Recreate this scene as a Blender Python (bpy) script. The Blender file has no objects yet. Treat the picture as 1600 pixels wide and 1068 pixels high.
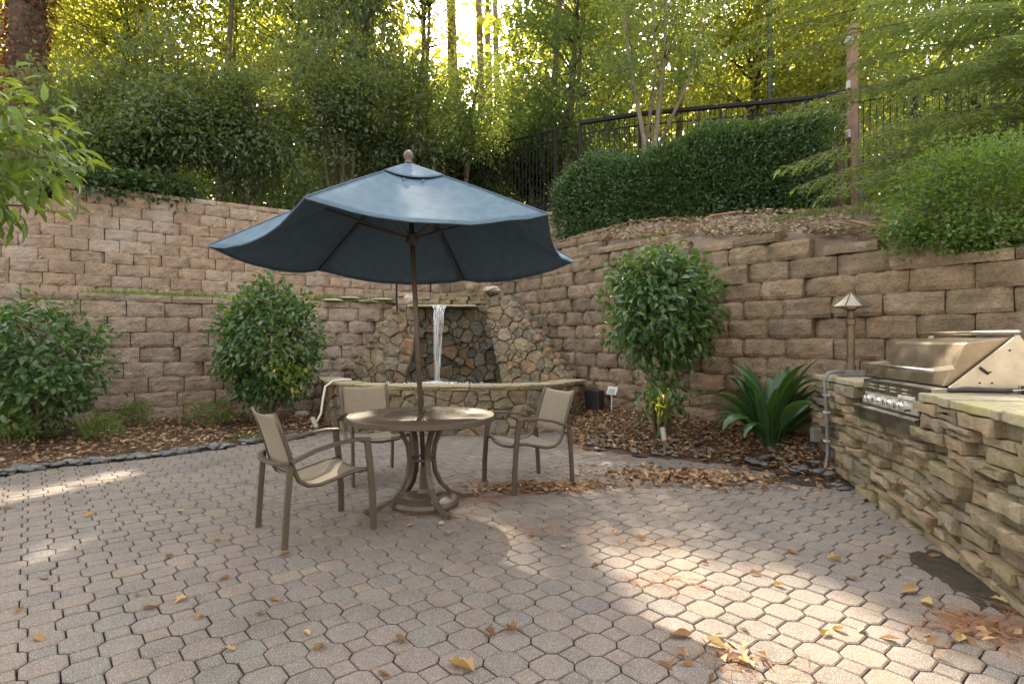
import bpy, math, random
import numpy as np
from mathutils import Vector, Matrix
random.seed(7); RNG = np.random.default_rng(7)
scene = bpy.context.scene
R = math.radians

# ------------------------------------------------------------------ camera
HC, F, HY = 1.28, 900.0, 530.0          # camera height, focal length in photo pixels, horizon row
cd = bpy.data.cameras.new('camera'); cam = bpy.data.objects.new('camera', cd)
scene.collection.objects.link(cam); scene.camera = cam
cam.location = (0, 0, HC); cam.rotation_euler = (R(90), 0, 0)
cd.sensor_width = 36; cd.lens = 36*F/1600; cd.shift_y = -4/1600; cd.clip_end = 500; cd.clip_start = 0.05
# ------------------------------------------------------------------ sky, sun, exposure
SUN_EL, SUN_AZ = R(38), R(-8)           # azimuth measured from +Y, negative = left
SUN = Vector((math.sin(SUN_AZ)*math.cos(SUN_EL), math.cos(SUN_AZ)*math.cos(SUN_EL), math.sin(SUN_EL)))
w = bpy.data.worlds.new('World'); scene.world = w; w.use_nodes = True
nt = w.node_tree; bg = nt.nodes['Background']
sk = nt.nodes.new('ShaderNodeTexSky'); sk.sky_type = 'NISHITA'; sk.sun_disc = False
sk.sun_elevation = SUN_EL; sk.sun_rotation = SUN_AZ; sk.dust_density = 3.0; sk.air_density = 1.0; sk.ozone_density = 1.0
hs = nt.nodes.new('ShaderNodeHueSaturation'); hs.inputs['Saturation'].default_value = 0.22
wb = nt.nodes.new('ShaderNodeMix'); wb.data_type = 'RGBA'; wb.blend_type = 'MULTIPLY'; wb.inputs[0].default_value = 1; wb.inputs[7].default_value = (1.04, 1.0, .92, 1)   # white balance of the camera
nt.links.new(sk.outputs[0], hs.inputs['Color']); nt.links.new(hs.outputs[0], wb.inputs[6]); nt.links.new(wb.outputs[2], bg.inputs['Color'])
bg.inputs['Strength'].default_value = 0.15
ld = bpy.data.lights.new('sun', 'SUN'); ld.energy = 3.4; ld.angle = R(0.5); ld.color = (1, .82, .60)
lo = bpy.data.objects.new('sun', ld); scene.collection.objects.link(lo)
lo.rotation_euler = (-SUN).to_track_quat('-Z', 'Y').to_euler(); lo.location = (0, 0, 30)
vs = scene.view_settings
vs.view_transform = 'Standard'; vs.look = 'None'; vs.gamma = 1; vs.exposure = 2.7
cy = scene.cycles; cy.max_bounces = 5; cy.diffuse_bounces = 3; cy.glossy_bounces = 2; cy.transmission_bounces = 3; cy.transparent_max_bounces = 6

# ------------------------------------------------------------------ helpers
COL = scene.collection
def G(px, py, z=0.0):
    Y = F*(HC-z)/(py-HY); return Vector(((px-800)/F*Y, Y, z))
def at(px, py, Y):
    return Vector(((px-800)/F*Y, Y, HC+(HY-py)/F*Y))
def tag(o, label=None, cat=None, group=None, kind=None):
    if label: o['label'] = label
    if cat: o['category'] = cat
    if group: o['group'] = group
    if kind: o['kind'] = kind
    return o
def thing(name, loc=(0, 0, 0), rz=0.0, label=None, cat=None, group=None):
    o = bpy.data.objects.new(name, None); COL.objects.link(o); o.location = loc; o.rotation_euler = (0, 0, rz)
    o.empty_display_size = 0.1
    return tag(o, label, cat, group)
def link_mesh(name, me, parent=None, loc=None, rot=None, scale=None):
    o = bpy.data.objects.new(name, me); COL.objects.link(o)
    if parent is not None: o.parent = parent
    if loc is not None: o.location = loc
    if rot is not None: o.rotation_euler = rot
    if scale is not None: o.scale = scale
    return o
class MB:
    def __init__(s): s.v = []; s.f = []
    def add(s, vs_, fs_):
        b = len(s.v); s.v += [tuple(v) for v in vs_]; s.f += [tuple(i+b for i in f) for f in fs_]; return s
    def box(s, c, d, rz=0.0):
        cx, cy, cz = c; dx, dy, dz = [k/2 for k in d]; ca, sa = math.cos(rz), math.sin(rz)
        P = []
        for z in (-dz, dz):
            for x, y in ((-dx, -dy), (dx, -dy), (dx, dy), (-dx, dy)):
                P.append((cx+x*ca-y*sa, cy+x*sa+y*ca, cz+z))
        return s.add(P, [(3, 2, 1, 0), (4, 5, 6, 7), (0, 1, 5, 4), (1, 2, 6, 5), (2, 3, 7, 6), (3, 0, 4, 7)])
    def tube(s, path, rad, n=8, sy=1.0, up=None):
        path = [Vector(p) for p in path]; m = len(path)
        if not hasattr(rad, '__len__'): rad = [rad]*m
        t0 = (path[1]-path[0]).normalized()
        a = Vector(up) if up else (Vector((0, 0, 1)) if abs(t0.z) < .9 else Vector((1, 0, 0)))
        P = []
        for i, p in enumerate(path):
            t = ((path[min(i+1, m-1)]-path[max(i-1, 0)])).normalized()
            a = (a-t*a.dot(t)); a = a.normalized() if a.length > 1e-6 else t.orthogonal().normalized()
            b = t.cross(a)
            for k in range(n):
                an = 2*math.pi*k/n
                P.append(p+(a*math.cos(an)*sy+b*math.sin(an))*rad[i])
        fs = [(i*n+k, i*n+(k+1) % n, (i+1)*n+(k+1) % n, (i+1)*n+k) for i in range(m-1) for k in range(n)]
        fs += [tuple(range(n-1, -1, -1)), tuple((m-1)*n+k for k in range(n))]
        return s.add(P, fs)
    def bar(s, path, wd, th, side):
        """rectangular bar swept along path; side = constant width direction"""
        path = [Vector(p) for p in path]; m = len(path); side = Vector(side).normalized(); P = []
        for i, p in enumerate(path):
            t = (path[min(i+1, m-1)]-path[max(i-1, 0)]).normalized()
            sd = (side-t*side.dot(t)).normalized(); u = t.cross(sd)
            e = .28
            for a, b in ((-1, -1+e), (-1+e, -1), (1-e, -1), (1, -1+e), (1, 1-e), (1-e, 1), (-1+e, 1), (-1, 1-e)):
                P.append(p+sd*a*wd/2+u*b*th/2)
        n = 8
        fs = [(i*n+k, i*n+(k+1) % n, (i+1)*n+(k+1) % n, (i+1)*n+k) for i in range(m-1) for k in range(n)]
        fs += [tuple(range(n-1, -1, -1)), tuple((m-1)*n+k for k in range(n))]
        return s.add(P, fs)
    def lathe(s, prof, n=24, c=(0, 0, 0)):
        P = []; m = len(prof)
        for r, z in prof:
            for k in range(n):
                a = 2*math.pi*k/n; P.append((c[0]+r*math.cos(a), c[1]+r*math.sin(a), c[2]+z))
        fs = [(i*n+k, i*n+(k+1) % n, (i+1)*n+(k+1) % n, (i+1)*n+k) for i in range(m-1) for k in range(n)]
        fs += [tuple(range(n-1, -1, -1)), tuple((m-1)*n+k for k in range(n))]
        return s.add(P, fs)
    def prism(s, poly, ax, off0, off1):
        """poly: list of 3D points; extruded along vector ax from off0 to off1"""
        ax = Vector(ax); n = len(poly)
        P = [Vector(p)+ax*off0 for p in poly]+[Vector(p)+ax*off1 for p in poly]
        return s.add(P, [tuple(range(n-1, -1, -1)), tuple(range(n, 2*n))]+[(k, (k+1) % n, n+(k+1) % n, n+k) for k in range(n)])
    def grid(s, fn, nu, nv):
        P = [fn(i/nu, j/nv) for i in range(nu+1) for j in range(nv+1)]
        return s.add(P, [(i*(nv+1)+j, (i+1)*(nv+1)+j, (i+1)*(nv+1)+j+1, i*(nv+1)+j+1) for i in range(nu) for j in range(nv)])
    def mesh(s, name, mat, smooth=False):
        me = bpy.data.meshes.new(name); me.from_pydata(s.v, [], s.f); me.update()
        if mat: me.materials.append(mat)
        if smooth:
            for p in me.polygons: p.use_smooth = True
        return me
    def build(s, name, mat, parent=None, smooth=False, loc=None, rot=None, bevel=0, solid=0):
        o = link_mesh(name, s.mesh(name, mat, smooth), parent, loc, rot)
        if solid:
            md = o.modifiers.new('solid', 'SOLIDIFY'); md.thickness = solid
        if bevel:
            md = o.modifiers.new('bevel', 'BEVEL'); md.width = bevel; md.segments = 2; md.limit_method = 'ANGLE'
        return o
def np_mesh(name, V, T, mat, smooth=False):
    """V (n,3) floats; T (m,k) ints"""
    me = bpy.data.meshes.new(name); k = T.shape[1]
    me.vertices.add(len(V)); me.vertices.foreach_set('co', V.astype(np.float32).ravel())
    me.loops.add(T.size); me.loops.foreach_set('vertex_index', T.astype(np.int32).ravel())
    me.polygons.add(len(T)); me.polygons.foreach_set('loop_start', np.arange(0, T.size, k, dtype=np.int32))
    me.polygons.foreach_set('loop_total', np.full(len(T), k, dtype=np.int32))
    if smooth: me.polygons.foreach_set('use_smooth', np.ones(len(T), dtype=bool))
    me.update(); me.validate(); me.materials.append(mat); return me
def nrm(a): return a/np.maximum(np.linalg.norm(a, axis=-1, keepdims=True), 1e-9)
# ---- materials
def newmat(name):
    m = bpy.data.materials.new(name); m.use_nodes = True; t = m.node_tree
    return m, t, t.nodes['Principled BSDF'], t.nodes['Material Output']
def N(t, typ, **kw):
    n = t.nodes.new(typ)
    for k, v in kw.items(): setattr(n, k, v)
    return n
def ramp(t, cols, pos=None):
    n = N(t, 'ShaderNodeValToRGB'); e = n.color_ramp.elements
    while len(e) < len(cols): e.new(.5)
    for i, c in enumerate(cols):
        e[i].position = pos[i] if pos else i/(len(cols)-1); e[i].color = (*c, 1)
    return n
def mixc(t, fac, a, b, mode='MIX'):
    n = N(t, 'ShaderNodeMix', data_type='RGBA', blend_type=mode)
    for sock, val in ((n.inputs[0], fac), (n.inputs[6], a), (n.inputs[7], b)):
        if hasattr(val, 'links'): t.links.new(val, sock)
        else: sock.default_value = val if not isinstance(val, tuple) else (*val, 1)
    return n.outputs[2]
def piece_mat(name, cols, island=False, bdist=.012, nscale=9.0, bump=.5, bscale=60.0, rough=.9, stain=None, stain_amt=.35, mottle=.35, coord='Object', stain_scale=2.2, spec=.3, speck=0):
    m, t, p, o = newmat(name); L = t.links
    rnd = N(t, 'ShaderNodeNewGeometry').outputs['Random Per Island'] if island else N(t, 'ShaderNodeObjectInfo').outputs['Random']
    c = ramp(t, cols); L.new(rnd, c.inputs[0]); base = c.outputs[0]
    tc = N(t, 'ShaderNodeTexCoord'); vec = tc.outputs[coord]
    if coord == 'Object':
        geo = N(t, 'ShaderNodeNewGeometry'); vec = geo.outputs['Position']
    n1 = N(t, 'ShaderNodeTexNoise'); n1.inputs['Scale'].default_value = nscale; n1.inputs['Detail'].default_value = 6; n1.inputs['Roughness'].default_value = .7
    L.new(vec, n1.inputs['Vector'])
    r1 = ramp(t, [(1-mottle,)*3, (1+mottle*.55,)*3], [.3, .72]); L.new(n1.outputs[0], r1.inputs[0])
    base = mixc(t, 1.0, base, r1.outputs[0], 'MULTIPLY')
    n2 = N(t, 'ShaderNodeTexNoise'); n2.inputs['Scale'].default_value = bscale; n2.inputs['Detail'].default_value = 5; n2.inputs['Roughness'].default_value = .75
    L.new(vec, n2.inputs['Vector'])
    r3 = ramp(t, [(.72,)*3, (1.22,)*3], [.35, .68]); L.new(n2.outputs[0], r3.inputs[0])
    base = mixc(t, .7, base, r3.outputs[0], 'MULTIPLY')
    if stain:
        n3 = N(t, 'ShaderNodeTexNoise'); n3.inputs['Scale'].default_value = stain_scale; n3.inputs['Detail'].default_value = 5
        L.new(vec, n3.inputs['Vector'])
        r2 = ramp(t, [(0, 0, 0), (1, 1, 1)], [.5, .72]); L.new(n3.outputs[0], r2.inputs[0])
        mm = N(t, 'ShaderNodeMath', operation='MULTIPLY'); mm.inputs[1].default_value = stain_amt; L.new(r2.outputs[0], mm.inputs[0])
        base = mixc(t, mm.outputs[0], base, stain)
    if speck:
        n4 = N(t, 'ShaderNodeTexVoronoi'); n4.inputs['Scale'].default_value = 190; L.new(vec, n4.inputs['Vector'])
        r4 = ramp(t, [(1, 1, 1), (0, 0, 0)], [.10, .34]); L.new(n4.outputs['Distance'], r4.inputs[0])
        mm = N(t, 'ShaderNodeMath', operation='MULTIPLY'); mm.inputs[1].default_value = speck; L.new(r4.outputs[0], mm.inputs[0])
        base = mixc(t, mm.outputs[0], base, (.62, .6, .56))
    L.new(base, p.inputs['Base Color']); p.inputs['Roughness'].default_value = rough; p.inputs['Specular IOR Level'].default_value = spec
    b = N(t, 'ShaderNodeBump'); b.inputs['Strength'].default_value = bump; b.inputs['Distance'].default_value = bdist
    ad = N(t, 'ShaderNodeMath', operation='ADD'); L.new(n1.outputs[0], ad.inputs[0]); L.new(n2.outputs[0], ad.inputs[1])
    L.new(ad.outputs[0], b.inputs['Height']); L.new(b.outputs[0], p.inputs['Normal'])
    return m
def leaf_mat(name, cols, tcol, tr=.4, rough=.45, spec=.4):
    m, t, p, o = newmat(name); L = t.links
    g = N(t, 'ShaderNodeNewGeometry'); c = ramp(t, cols); L.new(g.outputs['Random Per Island'], c.inputs[0])
    L.new(c.outputs[0], p.inputs['Base Color']); p.inputs['Roughness'].default_value = rough; p.inputs['Specular IOR Level'].default_value = spec
    tl = N(t, 'ShaderNodeBsdfTranslucent')
    tc = mixc(t, .75, c.outputs[0], tcol); L.new(tc, tl.inputs['Color'])
    mx = N(t, 'ShaderNodeMixShader'); mx.inputs[0].default_value = tr
    L.new(p.outputs[0], mx.inputs[1]); L.new(tl.outputs[0], mx.inputs[2]); L.new(mx.outputs[0], o.inputs['Surface'])
    return m
def plain_mat(name, col, rough=.5, metal=0.0, spec=.5, nscale=0, namt=.2, bump=0, col2=None):
    m, t, p, o = newmat(name); L = t.links
    p.inputs['Roughness'].default_value = rough; p.inputs['Metallic'].default_value = metal; p.inputs['Specular IOR Level'].default_value = spec
    p.inputs['Base Color'].default_value = (*col, 1)
    if nscale:
        g = N(t, 'ShaderNodeNewGeometry'); n = N(t, 'ShaderNodeTexNoise'); n.inputs['Scale'].default_value = nscale; n.inputs['Detail'].default_value = 6
        L.new(g.outputs['Position'], n.inputs['Vector'])
        if col2: r = ramp(t, [col, col2], [.35, .7])
        else: r = ramp(t, [tuple(k*(1-namt) for k in col), tuple(min(1, k*(1+namt)) for k in col)], [.3, .7])
        L.new(n.outputs[0], r.inputs[0]); L.new(r.outputs[0], p.inputs['Base Color'])
        rr = N(t, 'ShaderNodeMapRange'); rr.inputs[3].default_value = max(0, rough-.12); rr.inputs[4].default_value = min(1, rough+.15)
        L.new(n.outputs[0], rr.inputs[0]); L.new(rr.outputs[0], p.inputs['Roughness'])
        if bump:
            b = N(t, 'ShaderNodeBump'); b.inputs['Strength'].default_value = bump; b.inputs['Distance'].default_value = .01
            L.new(n.outputs[0], b.inputs['Height']); L.new(b.outputs[0], p.inputs['Normal'])
    return m
PAVE = [(.150, .130, .121), (.175, .143, .128), (.157, .140, .127), (.185, .153, .126), (.163, .134, .127), (.143, .135, .130), (.178, .146, .131), (.135, .122, .116)]
M = {
 'paver': piece_mat('paver_concrete', PAVE, nscale=6, mottle=.16, bump=.35, bscale=240, speck=.8, stain=(.075, .066, .056), stain_amt=.5, stain_scale=1.4),
 'paver_far': piece_mat('paver_concrete_far', PAVE, island=True, nscale=6, mottle=.16, bump=.35, bscale=240, speck=.8, stain=(.075, .066, .056), stain_amt=.5, stain_scale=1.4),
 'soil': piece_mat('dark_soil', [(.05, .04, .031), (.05, .04, .031)], nscale=14, mottle=.5, bump=1, bscale=90),
 'mulch': piece_mat('mulch', [(.085, .055, .038), (.085, .055, .038)], nscale=9, mottle=.6, bump=1, bscale=55, stain=(.15, .09, .05), stain_amt=.6, stain_scale=6),
 'slope': piece_mat('leaf_mulch', [(.25, .20, .155), (.25, .20, .155)], nscale=8, mottle=.5, bump=1, bscale=45, stain=(.10, .075, .055), stain_amt=.7, stain_scale=4),
 'block_a': piece_mat('block_tan', [(.37, .28, .215), (.46, .36, .285), (.40, .31, .24), (.51, .395, .305), (.44, .35, .285)], nscale=5, mottle=.38, bump=1.0, bscale=34, bdist=.05, stain=(.46, .43, .40), stain_amt=.35, stain_scale=1.6),
 'block_b': piece_mat('block_brown', [(.29, .215, .15), (.41, .305, .21), (.34, .255, .18), (.255, .195, .14), (.46, .35, .25)], nscale=5, mottle=.42, bump=1.0, bscale=34, bdist=.05, stain=(.115, .105, .06), stain_amt=.55, stain_scale=1.3),
 'block_u': piece_mat('block_upper', [(.38, .27, .19), (.44, .325, .235), (.37, .275, .205), (.48, .37, .28)], nscale=5, mottle=.38, bump=1.0, bscale=34, bdist=.05, stain=(.50, .47, .44), stain_amt=.5, stain_scale=1.2),
 'core': plain_mat('wall_core', (.09, .07, .055), .95, nscale=8),
 'field': piece_mat('fieldstone', [(.38, .30, .185), (.28, .255, .20), (.40, .25, .155), (.33, .285, .195), (.24, .215, .17), (.45, .37, .25), (.34, .25, .165), (.36, .32, .24)], nscale=7, mottle=.5, bump=1.0, bdist=.05, bscale=38, stain=(.15, .15, .075), stain_amt=.45),
 'wet': piece_mat('wet_fieldstone', [(.17, .135, .085), (.12, .11, .085), (.19, .115, .06), (.15, .135, .09), (.08, .075, .06), (.26, .23, .15)], nscale=7, mottle=.45, bump=1.0, bdist=.05, bscale=38, rough=.28, spec=.6),
 'ledge': piece_mat('ledgestone', [(.38, .30, .18), (.29, .25, .165), (.44, .345, .23), (.26, .215, .15), (.35, .30, .19), (.40, .285, .19), (.22, .20, .155), (.47, .39, .27)], nscale=9, mottle=.38, bump=1.0, bdist=.02, bscale=55, stain=(.19, .19, .06), stain_amt=.5, stain_scale=6),
 'flag': piece_mat('flagstone', [(.38, .33, .235), (.33, .30, .225), (.40, .34, .22)], nscale=6, mottle=.3, bump=.7, bscale=30, stain=(.27, .27, .08), stain_amt=.6, stain_scale=3),
 'pebble': piece_mat('pebble', [(.09, .10, .115), (.14, .15, .16), (.07, .075, .085), (.19, .19, .18)], nscale=10, mottle=.2, bump=.1, rough=.55),
 'boulder': piece_mat('boulder', [(.36, .33, .29), (.40, .36, .29)], nscale=8, mottle=.3, bump=.8),
 'frame': plain_mat('taupe_powder_coat', (.072, .056, .042), .42, nscale=30, namt=.08),
 'sling': None,
 'pole': plain_mat('bronze_pole', (.075, .056, .04), .45, nscale=20, namt=.1),
 'dark': plain_mat('black_metal', (.008, .0085, .009), .6, spec=.2),
 'steel': plain_mat('stainless', (.46, .43, .39), .34, 1.0, nscale=7, namt=.25),
 'steel2': plain_mat('weathered_steel', (.50, .45, .38), .5, .75, nscale=9, namt=.2),
 'brown_steel': plain_mat('heat_tinted_steel', (.27, .225, .175), .42, 1.0, nscale=6, namt=.3),
 'chrome': plain_mat('chrome', (.75, .75, .76), .12, 1.0),
 'label_plate': plain_mat('plate', (.5, .48, .43), .4, .6),
 'rubber': plain_mat('black_plastic', (.02, .02, .022), .5),
 'greyplastic': plain_mat('grey_plastic', (.14, .145, .15), .5, nscale=20),
 'whitehose': plain_mat('white_hose', (.55, .53, .49), .5),
 'timer': plain_mat('grey_timer', (.42, .43, .42), .5),
 'lcd': plain_mat('lcd', (.16, .20, .16), .2),
 'bark': piece_mat('bark', [(.10, .075, .055), (.14, .105, .08)], nscale=9, mottle=.5, bump=1, bscale=40),
 'bark_pine': piece_mat('pine_bark', [(.24, .165, .115), (.20, .14, .10)], nscale=5, mottle=.5, bump=1, bscale=20),
 'bark_grey': piece_mat('grey_bark', [(.17, .14, .11), (.20, .165, .13)], nscale=9, mottle=.4, bump=1, bscale=40),
 'post': plain_mat('rusty_post', (.21, .125, .09), .75, nscale=8, namt=.3),
 'hose': plain_mat('brown_hose', (.22, .115, .07), .6),
 'camellia': leaf_mat('camellia_leaf', [(.022, .06, .017), (.045, .105, .028), (.035, .085, .028), (.085, .15, .04)], (.20, .36, .04), .28, .3, .55),
 'hedge': leaf_mat('hedge_leaf', [(.024, .055, .02), (.045, .09, .032), (.034, .07, .028), (.085, .14, .05)], (.18, .30, .05), .28, .35, .5),
 'evergreen': leaf_mat('evergreen_leaf', [(.035, .06, .026), (.065, .10, .042), (.05, .08, .038), (.11, .14, .07)], (.32, .37, .05), .38, .4, .5),
 'ivy': leaf_mat('ivy_leaf', [(.018, .04, .017), (.03, .06, .02), (.04, .075, .025)], (.16, .24, .03), .25, .4),
 'redivy': leaf_mat('red_ivy_leaf', [(.10, .035, .018), (.05, .04, .02), (.16, .06, .02), (.04, .05, .02)], (.4, .12, .03), .35),
 'yellow': leaf_mat('maple_leaf', [(.08, .125, .022), (.12, .155, .025), (.07, .115, .025), (.17, .17, .03)], (.66, .64, .07), .56),
 'mid': leaf_mat('tree_leaf', [(.045, .085, .025), (.07, .12, .035), (.055, .10, .03), (.09, .14, .045)], (.46, .55, .09), .5),
 'darktree': leaf_mat('dark_tree_leaf', [(.03, .055, .02), (.045, .08, .028), (.055, .09, .03)], (.32, .42, .06), .42),
 'lime': leaf_mat('lime_leaf', [(.04, .085, .016), (.065, .125, .02), (.035, .075, .018), (.09, .15, .03)], (.28, .42, .04), .38),
 'biglear': leaf_mat('big_glossy_leaf', [(.05, .10, .018), (.075, .14, .025), (.10, .16, .03)], (.34, .44, .04), .4, .35),
 'conifer': leaf_mat('hemlock_needle', [(.04, .08, .03), (.055, .10, .036), (.07, .11, .04), (.13, .11, .045)], (.34, .44, .08), .44),
 'aspid': leaf_mat('strap_leaf', [(.02, .06, .018), (.03, .08, .022), (.045, .095, .04)], (.12, .26, .03), .2, .28, .5),
 'grass': leaf_mat('weed', [(.06, .12, .025), (.09, .16, .035), (.12, .17, .05)], (.35, .45, .06), .4),
 'litter': leaf_mat('dry_leaf', [(.21, .125, .07), (.32, .215, .13), (.14, .08, .045), (.44, .325, .215), (.26, .15, .08), (.11, .07, .048)], (.35, .2, .09), .15, .7, .2),
 'palelitter': leaf_mat('pale_dry_leaf', [(.26, .20, .145), (.36, .29, .22), (.20, .14, .095), (.42, .34, .26), (.15, .105, .07)], (.4, .28, .16), .15, .7, .2),
 'needle': leaf_mat('pine_straw', [(.24, .105, .045), (.30, .15, .07), (.18, .08, .04)], (.4, .2, .08), .1, .7, .2),
 'dryleaf': leaf_mat('fallen_leaf', [(.36, .25, .12), (.17, .085, .04), (.42, .32, .18), (.42, .32, .09), (.24, .12, .05), (.12, .065, .035)], (.5, .3, .1), .2, .6, .3),
}
def obj_rand(mat, cols):
    t = mat.node_tree
    for n in list(t.nodes):
        if n.type == 'NEW_GEOMETRY':
            oi = N(t, 'ShaderNodeObjectInfo')
            for l in list(n.outputs['Random Per Island'].links): t.links.new(oi.outputs['Random'], l.to_socket)
obj_rand(M['dryleaf'], None); obj_rand(M['aspid'], None)
def weave(name, c1, c2, sc, rough=.8, tr=0.0, tcol=None):
    m, t, p, o = newmat(name); L = t.links
    tc = N(t, 'ShaderNodeTexCoord'); 
    w1 = N(t, 'ShaderNodeTexNoise'); w1.inputs['Scale'].default_value = sc; w1.inputs['Detail'].default_value = 4
    mp = N(t, 'ShaderNodeMapping'); mp.inputs['Scale'].default_value = (1, 1, .25); L.new(tc.outputs['Object'], mp.inputs[0]); L.new(mp.outputs[0], w1.inputs['Vector'])
    r = ramp(t, [c1, c2], [.35, .65]); L.new(w1.outputs[0], r.inputs[0]); L.new(r.outputs[0], p.inputs['Base Color'])
    p.inputs['Roughness'].default_value = rough; p.inputs['Specular IOR Level'].default_value = .04
    if tr:
        tl = N(t, 'ShaderNodeBsdfTranslucent'); tl.inputs['Color'].default_value = (*tcol, 1)
        mx = N(t, 'ShaderNodeMixShader'); mx.inputs[0].default_value = tr
        L.new(p.outputs[0], mx.inputs[1]); L.new(tl.outputs[0], mx.inputs[2]); L.new(mx.outputs[0], o.inputs['Surface'])
    return m
M['sling'] = weave('sling_fabric', (.25, .22, .18), (.315, .28, .23), 120, .75, .12, (.4, .33, .24))
M['canopy'] = weave('blue_canvas', (.085, .135, .188), (.108, .16, .215), 14, .85, .05, (.10, .2, .34))
# ---- polylines
class Path:
    def __init__(s, pts, smooth=0):
        P = [Vector((p[0], p[1])) for p in pts]
        for _ in range(smooth):
            Q = [P[0]]
            for a, b in zip(P[:-1], P[1:]): Q += [a.lerp(b, .25), a.lerp(b, .75)]
            P = Q+[P[-1]]
        s.P = P; s.S = [0.0]
        for a, b in zip(P[:-1], P[1:]): s.S.append(s.S[-1]+(b-a).length)
        s.L = s.S[-1]
    def at(s, d):
        i = 0
        while i < len(s.P)-2 and d > s.S[i+1]: i += 1
        t = (s.P[i+1]-s.P[i]).normalized()
        return s.P[i]+t*(d-s.S[i]), t
    def s_of_px(s, px):
        best = None
        for k in range(400):
            d = s.L*k/399; p, _ = s.at(d)
            if p.y <= .5: continue
            e = abs(800+F*p.x/p.y-px)
            if best is None or e < best[0]: best = (e, d)
        return best[1]

# ================================================================== SETTING
W_LEFT = Path([(-8.2, 6.14), (-6.5, 7.31), (-3.2, 9.59), (-.37, 11.55)])
W_UP = Path([(-10.6, 8.3), (-7.9, 10.16), (-1.97, 14.27), (-.2, 14.4), (1.15, 13.75), (1.5, 13.5)])
W_RIGHT = Path([(5.6, 2.7), (3.988, 4.917), (2.534, 6.91), (1.03, 9.1), (-.42, 11.7), (-1.97, 14.27)], 1)
POND = Path([(-3.1, 9.45), (-2.62, 8.2), (-1.65, 7.76), (-.6, 7.68), (.2, 7.8), (.78, 8.2), (1.1, 8.86)], 2)
ISL = Path([(2.22, 1.9), (2.411, 2.723), (2.563, 3.208), (2.756, 3.906), (3.0, 5.1), (3.12, 5.9)], 1)
CH = .217
def vnoise(seed):
    r = random.Random(seed); g = {}
    def f(x, y):
        xi, yi = math.floor(x), math.floor(y); fx, fy = x-xi, y-yi
        def h(a, b):
            if (a, b) not in g: g[(a, b)] = r.uniform(-1, 1)
            return g[(a, b)]
        sx, sy = fx*fx*(3-2*fx), fy*fy*(3-2*fy)
        return (h(xi, yi)*(1-sx)+h(xi+1, yi)*sx)*(1-sy)+(h(xi, yi+1)*(1-sx)+h(xi+1, yi+1)*sx)*sy
    return f
# ground
def wavy_sheet(name, x0, x1, y0, y1, z, mat, n=40):
    mb = MB(); mb.grid(lambda u, v: (x0+(x1-x0)*u, y0+(y1-y0)*v, z), n, n); return tag(mb.build(name, mat), kind='structure')
wavy_sheet('ground', -200, 200, -150, 250, -.06, M['soil'], 4)
EDGE_L = [G(-420, 830), G(-160, 770), G(0, 743), G(91, 730), G(229, 716), G(354, 699), G(405, 691), G(470, 684), Vector((-2.58, 8.1, 0))]
EDGE_R = [Vector((.74, 8.15, 0)), Vector((.72, 7.3, 0)), G(905, 700), G(1000, 712), G(1150, 727), G(1270, 748), Vector((2.98, 5.05, 0))]
patio_poly = [Vector((-6.5, 1.0, 0))]+EDGE_L+[Vector((POND.at(POND.L*k/20)[0].x, POND.at(POND.L*k/20)[0].y, 0)) for k in range(5, 17)]+EDGE_R+[Vector((ISL.at(ISL.L*k/12)[0].x, ISL.at(ISL.L*k/12)[0].y, 0)) for k in range(9, -1, -1)]+[Vector((2.1, 1.0, 0))]
def inside(p, poly):
    c = False; n = len(poly); j = n-1
    for i in range(n):
        a, b = poly[i], poly[j]
        if (a.y > p.y) != (b.y > p.y) and p.x < (b.x-a.x)*(p.y-a.y)/(b.y-a.y)+a.x: c = not c
        j = i
    return c
mb = MB(); mb.add([(p.x, p.y, -.024) for p in patio_poly], [tuple(range(len(patio_poly)))])
patio = tag(mb.build('patio', M['soil']), kind='structure')
SOIL = [[G(1385, 850), G(1412, 905), G(1450, 925), G(1545, 962), G(1640, 1010), G(1660, 940), G(1520, 870), G(1440, 812)], [G(1190, 722), G(1225, 745), G(1300, 778), G(1330, 775), G(1300, 740), G(1270, 725)]]
def octa(sz, cut, chamfer=.004, depth=.05):
    def ring(e, z):
        h = sz/2-e; c = cut
        return [(h, -(h-c), z), (h, h-c, z), (h-c, h, z), (-(h-c), h, z), (-h, h-c, z), (-h, -(h-c), z), (-(h-c), -h, z), (h-c, -h, z)] if cut else [(h, -h, z), (h, h, z), (-h, h, z), (-h, -h, z)]
    a, b, c = ring(0, -depth), ring(0, -chamfer), ring(chamfer*1.3, 0); n = len(a)
    return a+b+c, [(k, (k+1) % n, n+(k+1) % n, n+k) for k in range(n)]+[(n+k, n+(k+1) % n, 2*n+(k+1) % n, 2*n+k) for k in range(n)]+[tuple(range(2*n, 3*n))]
PITCH, SQ = .1277, .0965
oct_g = octa(2*PITCH-SQ-.0065, (2*PITCH-2*SQ)/2*.96, .0045); sq_g = octa(SQ-.0065, 0, .0045)
def mk(g, nm):
    mb = MB(); mb.add(*g); return mb.mesh(nm, M['paver'])
oct_me, sq_me = mk(oct_g, 'octagon_paver'), mk(sq_g, 'square_paver')
ANG = R(40); qx = Vector((math.cos(ANG), math.sin(ANG))); qy = Vector((-math.sin(ANG), math.cos(ANG))); ORG = Vector((-.337, 2.855))
cells = []
for i in range(-75, 100):
    for j in range(-75, 100):
        c = ORG+qx*i*PITCH+qy*j*PITCH
        if c.y < 1.35 or not inside(c, patio_poly): continue
        if abs(c.x) > c.y*.95+.3: continue
        cells.append((c.y, i, j, c))
cells.sort(key=lambda k: k[0])
rest = MB(); cnt = {0: 0, 1: 0}
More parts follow.
